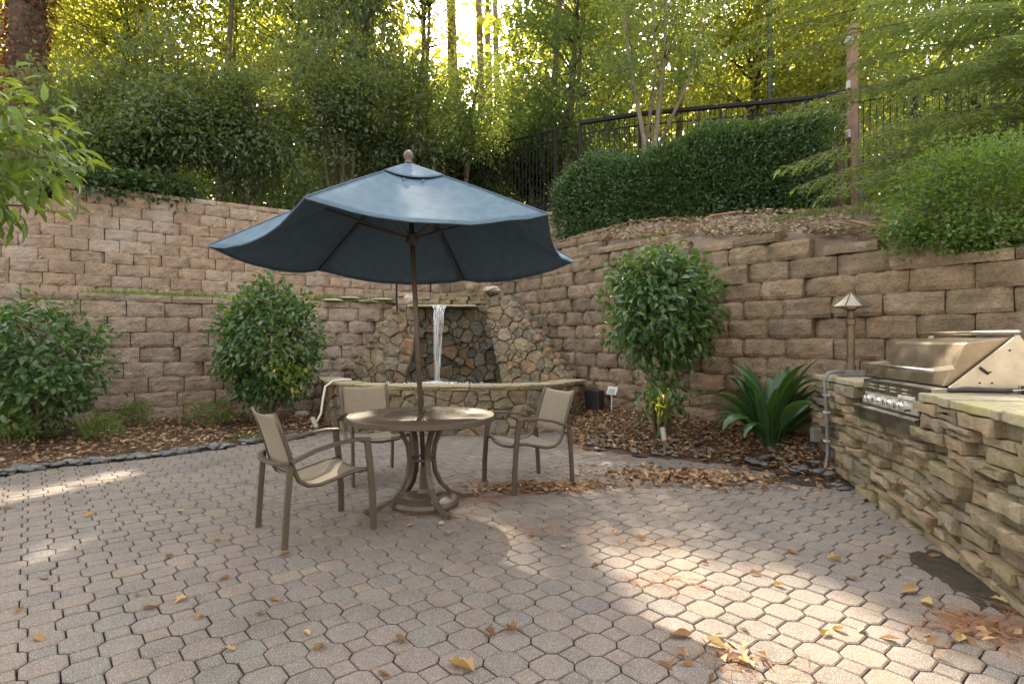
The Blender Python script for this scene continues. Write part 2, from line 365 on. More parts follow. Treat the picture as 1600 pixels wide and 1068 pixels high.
for d, i, j, c in cells:
    par = (i+j) % 2; vis = c.y > 2.0
    z = random.uniform(-.002, .002); tl = (random.gauss(0, .008), random.gauss(0, .008), ANG+random.gauss(0, .012))
    if vis and cnt[par] < 300:
        cnt[par] += 1
        link_mesh('square_paver' if par else 'paver', sq_me if par else oct_me, patio, (c.x+random.gauss(0, .001), c.y, z), tl)
    else:
        g = sq_g if par else oct_g; mt = Matrix.Translation((c.x, c.y, z)) @ Matrix.Rotation(tl[2], 4, 'Z') @ Matrix.Rotation(tl[0], 4, 'X')
        rest.add([mt @ Vector(v) for v in g[0]], g[1])
tag(rest.build('paving', M['paver_far'], patio), kind='stuff')
def mound(cx, cy, rx, ry, ang, h, seed):
    nf = vnoise(seed); m1 = MB()
    def fn(u, v):
        a = 2*math.pi*u; r_ = v*(1+.25*nf(math.cos(a)*1.6+5, math.sin(a)*1.6+5)+.16*nf(math.cos(a)*5+9, math.sin(a)*5+9)); x, y = rx*r_*math.cos(a), ry*r_*math.sin(a)
        return (cx+x*math.cos(ang)-y*math.sin(ang), cy+x*math.sin(ang)+y*math.cos(ang), h*(1-v**2)-.004+.006*nf(x*14, y*14)*(1-v))
    m1.grid(fn, 60, 10); return tag(m1.build('soil', M['soil'], patio, smooth=True), kind='stuff')
q_ = G(1478, 905); mound(q_.x+.10, q_.y-.02, .50, .17, math.atan2(.98, .24), .02, 11)
q_ = G(1268, 752); mound(q_.x, q_.y, .42, .2, R(-35), .02, 12)
# planting beds
def noise2(x, y, s=1.0):
    return (math.sin(x*2.1*s+1.3)*math.cos(y*1.7*s+.4)+math.sin(x*4.3*s+y*3.1*s)*.5+math.sin(x*9.1*s-y*7.3*s)*.25)
def ruled(name, A, B, za, zb, mat, nu=60, nv=14, amp=.02, prof=lambda v: v):
    mb = MB()
    def fn(u, v):
        a, _ = A.at(u*A.L); b, _ = B.at(u*B.L); p = a.lerp(b, v); z = za(u)+(zb(u)-za(u))*prof(v)
        return (p.x, p.y, z+amp*noise2(p.x, p.y)*math.sin(math.pi*min(1, v*3+.0)/2))
    mb.grid(fn, nu, nv); return tag(mb.build(name, mat, smooth=True), kind='structure')
EL = Path(EDGE_L); ER = Path(EDGE_R)
WLB = Path([(-8.0, 6.3), (-6.5, 7.36), (-3.1, 9.7)]); WRB = Path([(1.12, 8.95), (2.534, 6.95), (3.2, 6.03)])
bed_left = ruled('planting_bed', EL, WLB, lambda u: -.004, lambda u: .12, M['mulch'])
bed_right = ruled('planting_bed', ER, WRB, lambda u: -.004, lambda u: .27, M['mulch'])
def bed_z(x, y):
    d = W_LEFT.P
    best = 0
    for A, B, zt in ((EL, WLB, .12), (ER, WRB, .27)):
        for k in range(41):
            a, _ = A.at(A.L*k/40); b, _ = B.at(B.L*k/40); ab = b-a; t = (Vector((x, y))-a).dot(ab)/ab.length_squared
            if 0 <= t <= 1 and (a+ab*t-Vector((x, y))).length < .16: best = max(best, t*zt)
    return best
# ledge above the lower wall, hill behind the upper wall, slope behind the right wall
ruled('ledge', Path([(p.x-.05, p.y+.12) for p in W_LEFT.P]), Path([(-10.4, 8.3), (-7.9, 10.2), (-1.97, 14.3)]), lambda u: 1.83, lambda u: 1.9, M['slope'], 40, 8, .02)
def up_z(x, y): return 3.95
UPN = Vector((-.568, .823))
far = Path([(-70, 45), (-40, 75), (0, 85), (40, 80), (75, 60)])
ruled('hill', Path([(p.x-.02, p.y+.2) for p in W_UP.P]+[Vector((6, 14.5)), Vector((14, 12))]), far, lambda u: 3.9+.15*min(1, u*2), lambda u: 9.0, M['slope'], 60, 40, .06, prof=lambda v: v)
def rw_top(px):
    for lim, z, cap in ((921, 2.92, 1), (935, 2.70, 0), (1009, 2.70, 1), (1077, 2.585, 0), (1205, 2.485, 1), (1240, 2.27, 0), (1404, 2.27, 1), (1480, 2.05, 0), (9999, 2.05, 1)):
        if px < lim: return z, cap
zj0 = 1.28+.01           # a joint at eye level
JT = lambda k: zj0+CH*k
def rjoint(px):          # number of courses above eye level joint
    for lim, k, cap in ((921, 7, 1), (935, 7, 0), (1009, 6, 1), (1077, 6, 0), (1205, 5, 1), (1242, 5, 0), (1404, 4, 1), (1480, 4, 0), (9999, 3, 1)):
        if px < lim: return k, cap
def sbase(px):
    K = ((0, 7.15), (880, 7.1), (965, 6.2), (1060, 5.95), (1140, 5.25), (1225, 4.95), (1320, 4.3), (1440, 3.95), (1520, 3.3), (9999, 3.1))
    for (a, ka), (b, kb) in zip(K[:-1], K[1:]):
        if px <= b: return zj0+CH*(ka+(kb-ka)*(px-a)/(b-a))
def slope_z(x, y, full=False):
    """height of the ground behind the right wall"""
    best = 1e9; sb = 0
    for k in range(121):
        p, t = W_RIGHT.at(W_RIGHT.L*k/120); d = (Vector((x, y))-p).length
        if d < best: best = d; pb = p
    base = sbase(800+F*pb.x/max(pb.y, 1))
    d = best
    return base+.02+(.33*min(d, 1.7)+.08*max(0, min(d, 6)-1.7)+.06*max(0, d-6)), d
mbS = MB(); NU, NV = 60, 26
def slope_fn(u, v):
    p, t = W_RIGHT.at(u*W_RIGHT.L); n = Vector((t.y, -t.x))       # away from the camera
    if n.x < 0: n = -n
    d = .27+max(0, v-1/NV)**1.5*30
    q = p+n*d
    base = sbase(800+F*p.x/max(p.y, 1))
    z = base+.0+(.33*min(d, 1.7)+.08*max(0, min(d, 6)-1.7)+.06*max(0, d-6))
    return (q.x, q.y, z+.03*noise2(q.x*1.5, q.y*1.5)-(.7 if v < .5/NV else .06 if v < 1.5/NV else 0))
mbS.grid(slope_fn, NU, NV); slope = tag(mbS.build('slope', M['slope'], smooth=True), kind='structure')

hs_ = thing('added_house', (-1, -4.2, 0), 0, 'unseen beige wall with white windows, added behind the camera to block low light', 'added_house')  # added out of view behind the camera to block low frontal light
added_wall_mat = piece_mat('added_house_wall', [(.44, .41, .365), (.44, .41, .365)], nscale=6, mottle=.3)
mb = MB(); mb.box((0, -.2, 3.2), (24, .4, 6.4)); mb.build('wall', added_wall_mat, hs_)
mb = MB(); mb.prism([(-12.5, .5, 6.4), (-12.5, -4.5, 8.6), (-12.5, -4.5, 6.4)], (1, 0, 0), 0, 25); mb.build('roof', plain_mat('shingle', (.09, .085, .08), .9, nscale=12), hs_)
for x in (-9, -5, 3.2, 7.2):
    for z in (1.5, 4.6):
        mb = MB(); mb.box((x, .02, z), (1.3, .1, 1.6)); wf_ = mb.build('window', plain_mat('white_trim', (.75, .74, .7), .5) if 'white_trim' not in bpy.data.materials else bpy.data.materials['white_trim'], hs_)
        for dx in (-.31, .31):
            mb = MB(); mb.box((x+dx, .06, z), (.54, .05, 1.42)); mb.build('pane', plain_mat('window_glass', (.03, .035, .04), .05) if 'window_glass' not in bpy.data.materials else bpy.data.materials['window_glass'], wf_)
mb = MB(); mb.box((-.9, .02, 1.05), (1.9, .1, 2.1)); dr_ = mb.build('door', bpy.data.materials['white_trim'], hs_)
for dx in (-.45, .45):
    mb = MB(); mb.box((-.9+dx, .06, 1.1), (.72, .05, 1.8)); mb.build('pane', bpy.data.materials['window_glass'], dr_)
# ================================================================== WALLS
def block_mesh(seed, bw, bh, bulge, depth=.26, nx=9, nz=5, rough=.014, mat=None, tri=0.0):
    nf = vnoise(seed); mb = MB(); P = []
    for i in range(nx+1):
        for k in range(nz+1):
            u = i/nx; v = k/nz; x = (u-.5)*(bw-.004); z = v*(bh-.004)+.002
            x += nf(u*7+31, v*5)*.004*(0 < i < nx); z += nf(u*6+51, v*5)*.005
            e = min(u*bw, (1-u)*bw)/(.055+bulge); ez = min(v*bh, (1-v)*bh)/(.03+bulge*.7)
            rec = (1-min(1, e))**1.6*(.012+bulge)+(1-min(1, ez))**1.6*(.006+bulge*.7)
            if tri: rec = max(0, 1-min(u*bw, (1-u)*bw)/.115)*tri+(1-min(1, ez))**1.8*.02
            y = rec+nf(u*4.3+seed, v*2.2)*rough+nf(u*11, v*6+9)*rough*.7
            P.append((x, y, z))
    n0 = len(P); q = nz+1
    F_ = [(i*q+k, (i+1)*q+k, (i+1)*q+k+1, i*q+k+1) for i in range(nx) for k in range(nz)]
    ring = [i*q for i in range(nx+1)]+[nx*q+k for k in range(1, q)]+[i*q+nz for i in range(nx-1, -1, -1)]+[k for k in range(nz-1, 0, -1)]
    for r_ in ring: P.append((P[r_][0], depth, P[r_][2]))
    m = len(ring)
    F_ += [(ring[(a+1) % m], ring[a], n0+a, n0+(a+1) % m) for a in range(m)]+[tuple(n0+a for a in range(m))]
    mb.add(P, F_); me = mb.mesh('block', mat)
    return me
BW = .49
def make_wall(name, path, s0, s1, zbot, ztop_of, mat, label, bulges, back_sign=1, batter=.012, wr=(.44, .53), seed=3, cap_h=.1, skip=None, tri_of=None):
    """ztop_of(s) -> (number of courses above zbot, cap?)"""
    rr = random.Random(seed)
    root = thing(name, (0, 0, 0), 0, label, 'wall')
    vari = [[block_mesh(seed*50+k+b*10, BW, CH, bu, mat=mat) for k in range(6)] for b, bu in enumerate(bulges)]
    tris = [block_mesh(seed*50+70+k, BW, CH, .02, mat=mat, tri=.05+.012*(k % 3), rough=.016) for k in range(6)]
    caps = [block_mesh(seed*50+40+k, BW, cap_h, .004, .34, 6, 2, .006, mat) for k in range(4)]
    maxn = max(ztop_of(s0+(s1-s0)*k/200)[0] for k in range(201))
    def place(nm, me, s, wd, z, off, dep=0):
        p, t = path.at(s); nb = Vector((-t.y, t.x))*back_sign    # nb points into the bank
        ang = math.atan2(t.y, t.x) if back_sign > 0 else math.atan2(-t.y, -t.x)
        o = link_mesh(nm, me, root, (p.x+nb.x*off, p.y+nb.y*off, z), (rr.gauss(0, .006), rr.gauss(0, .006), ang+rr.gauss(0, .022)), ((wd-.007)/BW, 1, 1))
    for k in range(maxn):
        s = s0-(BW/2 if k % 2 else 0)
        while s < s1:
            wd = rr.uniform(*wr); c = s+wd/2
            if c-wd*.45 > s1: break
            if ztop_of(c)[0] > k and not (skip and skip(c, zbot+k*CH)):
                bset = vari[rr.randrange(len(vari))]
                if tri_of and rr.random() < tri_of(c): bset = tris
                place('block', rr.choice(bset), c, wd, zbot+k*CH, k*batter+rr.gauss(0, .014))
            s += wd
    s = s0
    while s < s1:
        wd = rr.uniform(.5, .64); c = s+wd/2
        n, cp = ztop_of(c)
        if cp: place('cap_block', rr.choice(caps), c, wd, zbot+n*CH+.002, n*batter-.02+rr.gauss(0, .006))
        s += wd
    # dark core behind the blocks closes the joints
    mb = MB(); K = 80
    def pt(s, off, z):
        p, t = path.at(s); nb = Vector((-t.y, t.x))*back_sign; return (p.x+nb.x*off, p.y+nb.y*off, z)
    for a in range(K):
        sa, sb = s0+(s1-s0)*a/K, s0+(s1-s0)*(a+1)/K
        n = min(ztop_of(sa)[0], ztop_of((sa+sb)/2)[0], ztop_of(sb)[0]); zt = zbot+n*CH-.03
        o0, o1 = .10, .10+n*batter
        mb.add([pt(sa, o0, -.1 if zbot < 1 else zbot-.1), pt(sb, o0, -.1 if zbot < 1 else zbot-.1), pt(sb, o1, zt), pt(sa, o1, zt), pt(sa, o1+.3, zt), pt(sb, o1+.3, zt)], [(0, 1, 2, 3), (3, 2, 5, 4)])
    mb.build('core', M['core'], root)
    return root
make_wall('retaining_wall', W_LEFT, 0, W_LEFT.L-.05, 1.82-9*CH, lambda s: (9, 1), M['block_a'], 'lower tan concrete block retaining wall with flat caps behind the two left shrubs', [.004, .008, .014], 1, .010, seed=3, tri_of=lambda s_: .55 if s_ > W_LEFT.s_of_px(430) else .12)
su = W_UP.s_of_px(80)
make_wall('retaining_wall', W_UP, 0, W_UP.L, 1.80, lambda s: ((9, 1) if s < su else (10, 1)) if s < 10.8 else (12, 0), M['block_u'], 'upper sandy block retaining wall under the ivy and evergreen shrubs', [.006, .014], 1, .012, seed=5)
pxs = {}
def rtop(s):
    p, _ = W_RIGHT.at(s); px = 800+F*p.x/max(.6, p.y); k, c = rjoint(px); 
    return k+6, c
make_wall('retaining_wall', W_RIGHT, .8, W_RIGHT.L, zj0-6*CH, rtop, M['block_b'], 'brown split-face block retaining wall with stepped top running behind the stone grill counter', [.012, .024, .034], -1, .010, seed=9, tri_of=lambda s_: .9 if s_ > W_RIGHT.s_of_px(1090) else .3 if s_ > W_RIGHT.s_of_px(1300) else .05)

# ================================================================== STONEWORK
def clip(poly, a, b, c):
    out = []; n = len(poly)
    for i in range(n):
        p, q = poly[i], poly[(i+1) % n]; dp, dq = a*p[0]+b*p[1]-c, a*q[0]+b*q[1]-c
        if dp <= 0: out.append(p)
        if (dp < 0 < dq) or (dq < 0 < dp):
            t = dp/(dp-dq); out.append((p[0]+(q[0]-p[0])*t, p[1]+(q[1]-p[1])*t))
    return out
def voronoi(poly, n, rr, asp=1.0, relax=2):
    xs = [p[0] for p in poly]; ys = [p[1] for p in poly]; pts = []
    PV = [Vector((p[0], p[1], 0)) for p in poly]
    while len(pts) < n:
        p = (rr.uniform(min(xs), max(xs)), rr.uniform(min(ys), max(ys)))
        if inside(Vector((p[0], p[1], 0)), PV): pts.append(p)
    g_ = math.sqrt((max(xs)-min(xs))*(max(ys)-min(ys))/n); wts = [(g_*rr.uniform(0, .6))**2 if rr.random() < .7 else (g_*rr.uniform(.8, 1.05))**2 for _ in pts]
    for it in range(relax):
        cells = []
        for i, p in enumerate(pts):
            c = list(poly)
            for j, q in enumerate(pts):
                if i == j: continue
                a, b = q[0]-p[0], (q[1]-p[1])*asp*asp
                if abs(q[0]-p[0]) > 1.3: continue
                c = clip(c, a, b, (a*(p[0]+q[0])+b*(p[1]+q[1])+wts[i]-wts[j])/2)
                if len(c) < 3: break
            cells.append(c)
        if it < relax-1:
            w_ = .45
            pts = [((1-w_)*p[0]+w_*sum(v[0] for v in c)/len(c), (1-w_)*p[1]+w_*sum(v[1] for v in c)/len(c)) if len(c) >= 3 else p for p, c in zip(pts, cells)]
    return [c for c in cells if len(c) >= 3]
def stone(poly, mp, parent, mat, rr, gap=.008, d0=.0, d1=.04, name='stone', jit=.008, inner=.8):
    n = len(poly); cx = sum(p[0] for p in poly)/n; cy = sum(p[1] for p in poly)/n
    rad = sum(math.hypot(p[0]-cx, p[1]-cy) for p in poly)/n
    if rad < .018: return
    # soften long polygons: add midpoints
    pp = []
    for i in range(n):
        a, b = poly[i], poly[(i+1) % n]; pp.append(a)
        if math.hypot(a[0]-b[0], a[1]-b[1]) > rad*.9:
            j = rr.uniform(-.05, .02)*rad; pp.append(((a[0]+b[0])/2+(cx-(a[0]+b[0])/2)*-j/rad*.5, (a[1]+b[1])/2+(cy-(a[1]+b[1])/2)*-j/rad*.5))
    n = len(pp); d = rr.uniform(d0, d1); V = []
    def ring(k, dd, jit=0):
        for p in pp:
            L_ = math.hypot(p[0]-cx, p[1]-cy)+1e-6; f = max(.3, (L_*k-gap)/L_)
            V.append(mp(cx+(p[0]-cx)*f+rr.gauss(0, jit), cy+(p[1]-cy)*f+rr.gauss(0, jit), dd+rr.gauss(0, jit)))
    ring(1.0, -.07); ring(1.0, d-.012, jit*.4); ring(inner, d+.004, jit)
    V.append(mp(cx, cy, d+.008+rr.uniform(-.006, .01)))
    Fs = []
    for r_ in (0, 1):
        Fs += [(r_*n+k, r_*n+(k+1) % n, (r_+1)*n+(k+1) % n, (r_+1)*n+k) for k in range(n)]
    Fs += [(2*n+k, 2*n+(k+1) % n, 3*n) for k in range(n)]
    o3 = mp(cx, cy, d)
    mb = MB(); mb.add([(v[0]-o3[0], v[1]-o3[1], v[2]-o3[2]) for v in V], Fs)
    return mb.build(name, mat, parent, loc=o3)
def path_map(path, sign, lean=0.0, z0=0.0):
    def mp(s, z, d):
        p, t = path.at(s); n = Vector((t.y, -t.x))*sign; dd = d-lean*(z-z0)
        return (p.x+n.x*dd, p.y+n.y*dd, z)
    return mp
def rock(name, loc, sz, mat, seed, parent=None, label=None, cat=None, group=None, flat=1.0):
    r_ = random.Random(seed); mb = MB(); V = []; n = 8
    for i, (zr, rr_) in enumerate(((0, .75), (.25, 1.0), (.6, .95), (.9, .6))):
        for k in range(n):
            a = 2*math.pi*k/n; q = rr_*r_.uniform(.82, 1.12); V.append((math.cos(a)*q*sz[0]/2, math.sin(a)*q*sz[1]/2, zr*sz[2]*r_.uniform(.93, 1.07)))
    V.append((0, 0, sz[2])); fs = [(i*n+k, i*n+(k+1) % n, (i+1)*n+(k+1) % n, (i+1)*n+k) for i in range(3) for k in range(n)]+[(3*n+k, 3*n+(k+1) % n, 4*n) for k in range(n)]+[tuple(range(n-1, -1, -1))]
    mb.add(V, fs); o = mb.build(name, mat, parent, smooth=flat > 1, loc=loc, rot=(0, 0, r_.uniform(0, 6)))
    return tag(o, label, cat, group)
rs = random.Random(21)
# ---- pond with fountain
pond = thing('pond_fountain', (-.7, 9.0, 0), 0, 'stone waterfall fountain with raised curved pool in the wall corner', 'fountain')
PL = Vector((-.7, 9.0, 0))
def loc_map(mp): return lambda s, z, d: tuple(Vector(mp(s, z, d))-PL)
pm = loc_map(path_map(POND, 1))
for seg in range(4):
    a, b = POND.L*seg/4, POND.L*(seg+1)/4
    for c in voronoi([(a, -.02), (b, -.02), (b, .60), (a, .60)], 46 if seg else 34, rs, 1.25, 2): stone(c, pm, pond, M['field'], rs, .006, .0, .045)
mb = MB(); K = 40
for k in range(K):                                         # mortar backing of the pool wall
    a, b = POND.L*k/K, POND.L*(k+1)/K
    mb.add([pm(a, -.05, -.02), pm(b, -.05, -.02), pm(b, .60, -.02), pm(a, .60, -.02), pm(a, .60, -.25), pm(b, .60, -.25), pm(a, .3, -.25), pm(b, .3, -.25)], [(0, 1, 2, 3), (3, 2, 5, 4), (4, 5, 7, 6)])
mb.build('mortar', plain_mat('mortar', (.085, .07, .055), .95, nscale=20), pond)
s = 0.0
while s < POND.L-.1:                                       # flagstone coping
    wd = rs.uniform(.28, .5); e = min(POND.L, s+wd)
    for layer, (zz, ov) in enumerate(((.60, .02), (.635, .055))):
        poly = []; j = lambda: rs.uniform(-.022, .022)
        for q in range(4): poly.append(pm(s+.006+(e-s-.012)*q/3, 0, ov+j()))
        for q in range(3, -1, -1): poly.append(pm(s+.006+(e-s-.012)*q/3, 0, -.30+j()))
        mb = MB(); mb.prism([(p[0], p[1], zz) for p in poly], (0, 0, 1), 0.002, .028+rs.uniform(0, .01)); mb.build('coping_stone', M['flag'], pond, bevel=.006)
    s = e
# water
mw, t, p, o = newmat('pool_water'); p.inputs['Base Color'].default_value = (.02, .022, .014, 1); p.inputs['Roughness'].default_value = .04; p.inputs['IOR'].default_value = 1.33
nn = N(t, 'ShaderNodeTexNoise'); nn.inputs['Scale'].default_value = 14; g_ = N(t, 'ShaderNodeNewGeometry'); t.links.new(g_.outputs['Position'], nn.inputs['Vector'])
bb = N(t, 'ShaderNodeBump'); bb.inputs['Strength'].default_value = .35; bb.inputs['Distance'].default_value = .03; t.links.new(nn.outputs[0], bb.inputs['Height']); t.links.new(bb.outputs[0], p.inputs['Normal'])
mb = MB(); poly = [pm(POND.L*k/30, 0, -.24) for k in range(31)]+[(1.0, 1.2, 0), (.3, 2.0, 0), (-1.2, 1.6, 0)]
mb.add([(q[0], q[1], .58) for q in poly], [tuple(range(len(poly)))]); tag(mb.build('pool_water', mw, pond), 'dark rippled pool water')
# wings and niche
def panel(A, B, lean, poly, n, mat, asp=1.0, d1=.05, gap=.005, relax=3, back=.42):
    A, B = Vector(A), Vector(B); T = (B-A).normalized(); nn_ = Vector((T.y, -T.x))
    def mp(s, z, d):
        q = A+T*s+nn_*(d-lean*(z-.5)); return (q.x-PL.x, q.y-PL.y, z)
    for c in voronoi(poly, n, rs, asp, relax): stone(c, mp, pond, mat, rs, gap, 0, d1)
    m2 = MB(); m2.add([mp(x, z, -.02) for x, z in poly]+[mp(x, z, -back) for x, z in poly], [tuple(range(len(poly)))]+[(k, (k+1) % len(poly), len(poly)+(k+1) % len(poly), len(poly)+k) for k in range(len(poly))])
    m2.build('mortar', bpy.data.materials['mortar'], pond)
    return mp
panel((-2.72, 9.72), (-1.76, 9.5), .10, [(0, .45), (.95, .45), (1.10, 1.1), (1.16, 1.84), (.80, 1.86), (.35, 1.28), (.0, .86)], 66, M['field'])
mpR = panel((-.46, 9.5), (.92, 8.9), .16, [(.36, .45), (1.5, .45), (1.5, .70), (1.05, 1.16), (.62, 1.66), (.36, 2.02), (-.10, 1.95), (.0, 1.5), (.2, .95)], 125, M['field'])
panel((-1.9, 9.60), (.05, 9.60), .07, [(0, .45), (1.95, .45), (1.85, 1.2), (1.5, 1.84), (0, 1.84)], 125, M['wet'], d1=.12)
re_ = random.Random(8)
for (A_, B_, pl_, lean_) in (((-2.72, 9.72), (-1.76, 9.5), [(0, .80), (.35, 1.22), (.80, 1.80)], .10), ((-.46, 9.5), (.92, 8.9), [(.36, 1.96), (.62, 1.62), (1.05, 1.12), (1.5, .66)], .16)):
    A_, B_ = Vector(A_), Vector(B_); T_ = (B_-A_).normalized(); n_ = Vector((T_.y, -T_.x))
    for (a, b) in zip(pl_[:-1], pl_[1:]):
        m_ = max(2, int(math.hypot(b[0]-a[0], b[1]-a[1])/.11))
        for q_ in range(m_):
            for dep in (.0, .14, .28):
                t_ = (q_+re_.random()*.6)/m_; x_, z_ = a[0]+(b[0]-a[0])*t_, a[1]+(b[1]-a[1])*t_; pt = A_+T_*x_-n_*(dep+lean_*(z_-.5)); sz = re_.uniform(.11, .2)
                rock('edge_stone', (pt.x-PL.x, pt.y-PL.y, z_-.05), (sz, sz*.9, sz*.7), M['field'], re_.randrange(9999), pond)
# courses above the lip
for row in range(3):
    x = -1.95
    while x < -.2:
        wd = rs.uniform(.14, .34); h = rs.uniform(.05, .075); mb = MB()
        mb.box((0, 0, 0), (wd-.01, .34, h)); o = mb.build('cap_stone', M['field'], pond, loc=(x+wd/2-PL.x, 9.82+rs.uniform(-.05, .05)-PL.y+row*.05, 1.905+row*.062), rot=(rs.gauss(0, .03), rs.gauss(0, .04), rs.gauss(0, .12)), bevel=.012); x += wd
mb = MB(); mb.prism([(x_-PL.x, y_-PL.y, 1.815) for x_, y_ in ((-1.72, 9.47), (-1.58, 9.39), (-1.42, 9.41), (-1.25, 9.34), (-1.05, 9.35), (-.92, 9.42), (-.75, 9.39), (-.60, 9.45), (-.56, 10.05), (-1.72, 10.05))], (0, 0, 1), 0, .035)
tag(mb.build('lip_slab', M['flag'], pond, bevel=.008), 'flat stone slab the water spills over')
mwf, t, p, o = newmat('falling_water'); L = t.links
p.inputs['Base Color'].default_value = (.85, .88, .92, 1); p.inputs['Roughness'].default_value = .15
tr = N(t, 'ShaderNodeBsdfTransparent'); mx = N(t, 'ShaderNodeMixShader'); nz = N(t, 'ShaderNodeTexNoise'); nz.inputs['Scale'].default_value = 30; nz.inputs['Detail'].default_value = 5
gm = N(t, 'ShaderNodeNewGeometry'); mp_ = N(t, 'ShaderNodeMapping'); mp_.inputs['Scale'].default_value = (2.6, 1, .06); L.new(gm.outputs['Position'], mp_.inputs[0]); L.new(mp_.outputs[0], nz.inputs['Vector'])
rw = ramp(t, [(.02,)*3, (.55,)*3], [.44, .66]); L.new(nz.outputs[0], rw.inputs[0]); L.new(rw.outputs[0], mx.inputs[0]); L.new(tr.outputs[0], mx.inputs[1]); L.new(p.outputs[0], mx.inputs[2]); L.new(mx.outputs[0], o.inputs['Surface'])
mb = MB()
for lay in range(3):
    def wf(u, v, lay=lay):
        z = 1.86-1.28*v; wid = .125*(1-.58*v**.7)+(.02 if v < .04 else 0); x = -1.17-.03*v+(u-.5)*2*wid*.8
        y = 9.36-.14*math.sqrt(min(1, v*4))-lay*.02-.02*math.sin(u*9+lay*2)
        if v < .02: y = 9.5; z = 1.858
        return (x-PL.x, y-PL.y, z+.002*lay)
    mb.grid(wf, 16, 30)
tag(mb.build('waterfall', mwf, pond, smooth=True), 'narrow white sheet of falling water')
mb = MB(); rf = random.Random(5)
for k in range(420):
    a = rf.uniform(0, 6.28); r_ = abs(rf.gauss(0, .19)); c = Vector((-1.2-PL.x+math.cos(a)*r_*1.6, 9.2-PL.y+math.sin(a)*r_*.7, .582+rf.uniform(0, .03)*max(0, 1-r_*4)))
    q = rf.uniform(.005, .015); mb.add([c+Vector((q, 0, 0)), c+Vector((0, q, 0)), c+Vector((-q, 0, 0)), c+Vector((0, -q, 0)), c+Vector((0, 0, q))], [(0, 1, 4), (1, 2, 4), (2, 3, 4), (3, 0, 4)])
tag(mb.build('splash_foam', plain_mat('foam', (.8, .82, .85), .3), pond), 'white foam where the water lands', kind='stuff')
# loose rocks on the caps beside the fountain
rock('boulder', (-1.72, 9.75, 1.855), (.34, .26, .2), M['boulder'], 1, None, 'pale boulder at the left end of the waterfall slab', 'rock')
rock('boulder', (-.66, 9.7, 2.08), (.26, .22, .17), M['field'], 2, None, 'small upright rock above the right end of the waterfall slab', 'rock')
rock('boulder', (-.34, 9.72, 2.06), (.42, .3, .12), M['boulder'], 3, None, 'flat pale rock topping the right side of the fountain', 'rock')
for i in range(5):
    q = W_LEFT.at(W_LEFT.s_of_px(510+26*i))[0]
    rock('flagstone', (q.x+.05, q.y+.2, 1.925+.05*(i % 2)), (rs.uniform(.4, .6), .4, .05), M['flag'], 30+i, None, 'loose flat flagstone lying on the lower wall cap left of the waterfall', 'flagstone', 'flagstones lying on the lower wall cap')
rock('boulder', tuple(G(472, 653, .06)), (.24, .2, .12), M['boulder'], 8, None, 'pale rock in the leaf litter beside the glowing spotlight', 'rock')

# ---- stone counter with grill
isl = thing('stone_counter', (2.9, 3.9, 0), 0, 'mossy stacked ledgestone counter holding the built-in grill', 'counter')
IL = Vector((2.9, 3.9, 0)); ZT = .93
im0 = path_map(ISL, -1); im = lambda s, z, d: tuple(Vector(im0(s, z, d))-IL)
GO = Vector((2.715, 3.755)); GT = Vector((.184, .983)).normalized(); GN = Vector((GT.y, -GT.x)); GW = 1.07
def s_near(pt):
    return min(((ISL.at(ISL.L*k/300)[0]-pt).length, ISL.L*k/300) for k in range(301))[1]
gs0, gs1 = s_near(GO), s_near(GO+GT*GW)
# wavy courses
ri = random.Random(77); rows = [-.03]
while rows[-1] < ZT-.055-.05: rows.append(rows[-1]+ri.uniform(.042, .095))
rows[-1] = ZT-.055
nfs = [vnoise(200+k) for k in range(len(rows))]
def rowz(k, s): return rows[k]+(nfs[k](s*1.9, .5)*.022+nfs[k](s*5, 3.5)*.008 if 0 < k < len(rows)-1 else 0)
for k in range(len(rows)-1):
    s = -.1*ri.random()
    while s < ISL.L:
        wd = ri.uniform(.14, .46); e = min(ISL.L, s+wd); zc = (rows[k]+rows[k+1])/2; sc = (s+e)/2
        if gs0-.02 < sc < gs1+.02 and zc > .64: s = e; continue
        sl0, sl1 = ri.uniform(-.012, .012), ri.uniform(-.012, .012); m_ = (s+e)/2
        lo_ = [(s+sl0, rowz(k, s)), (m_, rowz(k, m_)), (e+sl1, rowz(k, e))]; hi_ = [(e-sl1, rowz(k+1, e)), (m_, rowz(k+1, m_)), (s-sl0, rowz(k+1, s))]
        quads = [lo_+hi_]
        if ri.random() < .22 and rows[k+1]-rows[k] > .075:
            mid = [(a[0], (a[1]+b[1])/2+ri.uniform(-.008, .008)) for a, b in zip(lo_, hi_[::-1])]
            quads = [lo_+mid[::-1], mid+hi_]
        for q in quads: stone(q, im, isl, M['ledge'], ri, .0085, -.025, .075, 'stone', .003, .945)
        s = e
mb = MB(); K = 30
for k in range(K):
    a, b = ISL.L*k/K, ISL.L*(k+1)/K; mb.add([im(a, -.05, -.055), im(b, -.05, -.055), im(b, ZT-.06, -.055), im(a, ZT-.06, -.055), im(b, ZT-.06, -.95), im(a, ZT-.06, -.95), im(b, -.05, -.95), im(a, -.05, -.95)], [(0, 1, 2, 3), (3, 2, 4, 5), (5, 4, 6, 7)])
mb.add([im(0, -.05, -.03), im(0, ZT-.06, -.03), im(0, ZT-.06, -.95), im(0, -.05, -.95), im(ISL.L, -.05, -.03), im(ISL.L, ZT-.06, -.03), im(ISL.L, ZT-.06, -.95), im(ISL.L, -.05, -.95)], [(0, 1, 2, 3), (4, 5, 6, 7)])
mb.build('mortar', bpy.data.materials['mortar'], isl)
s = 0
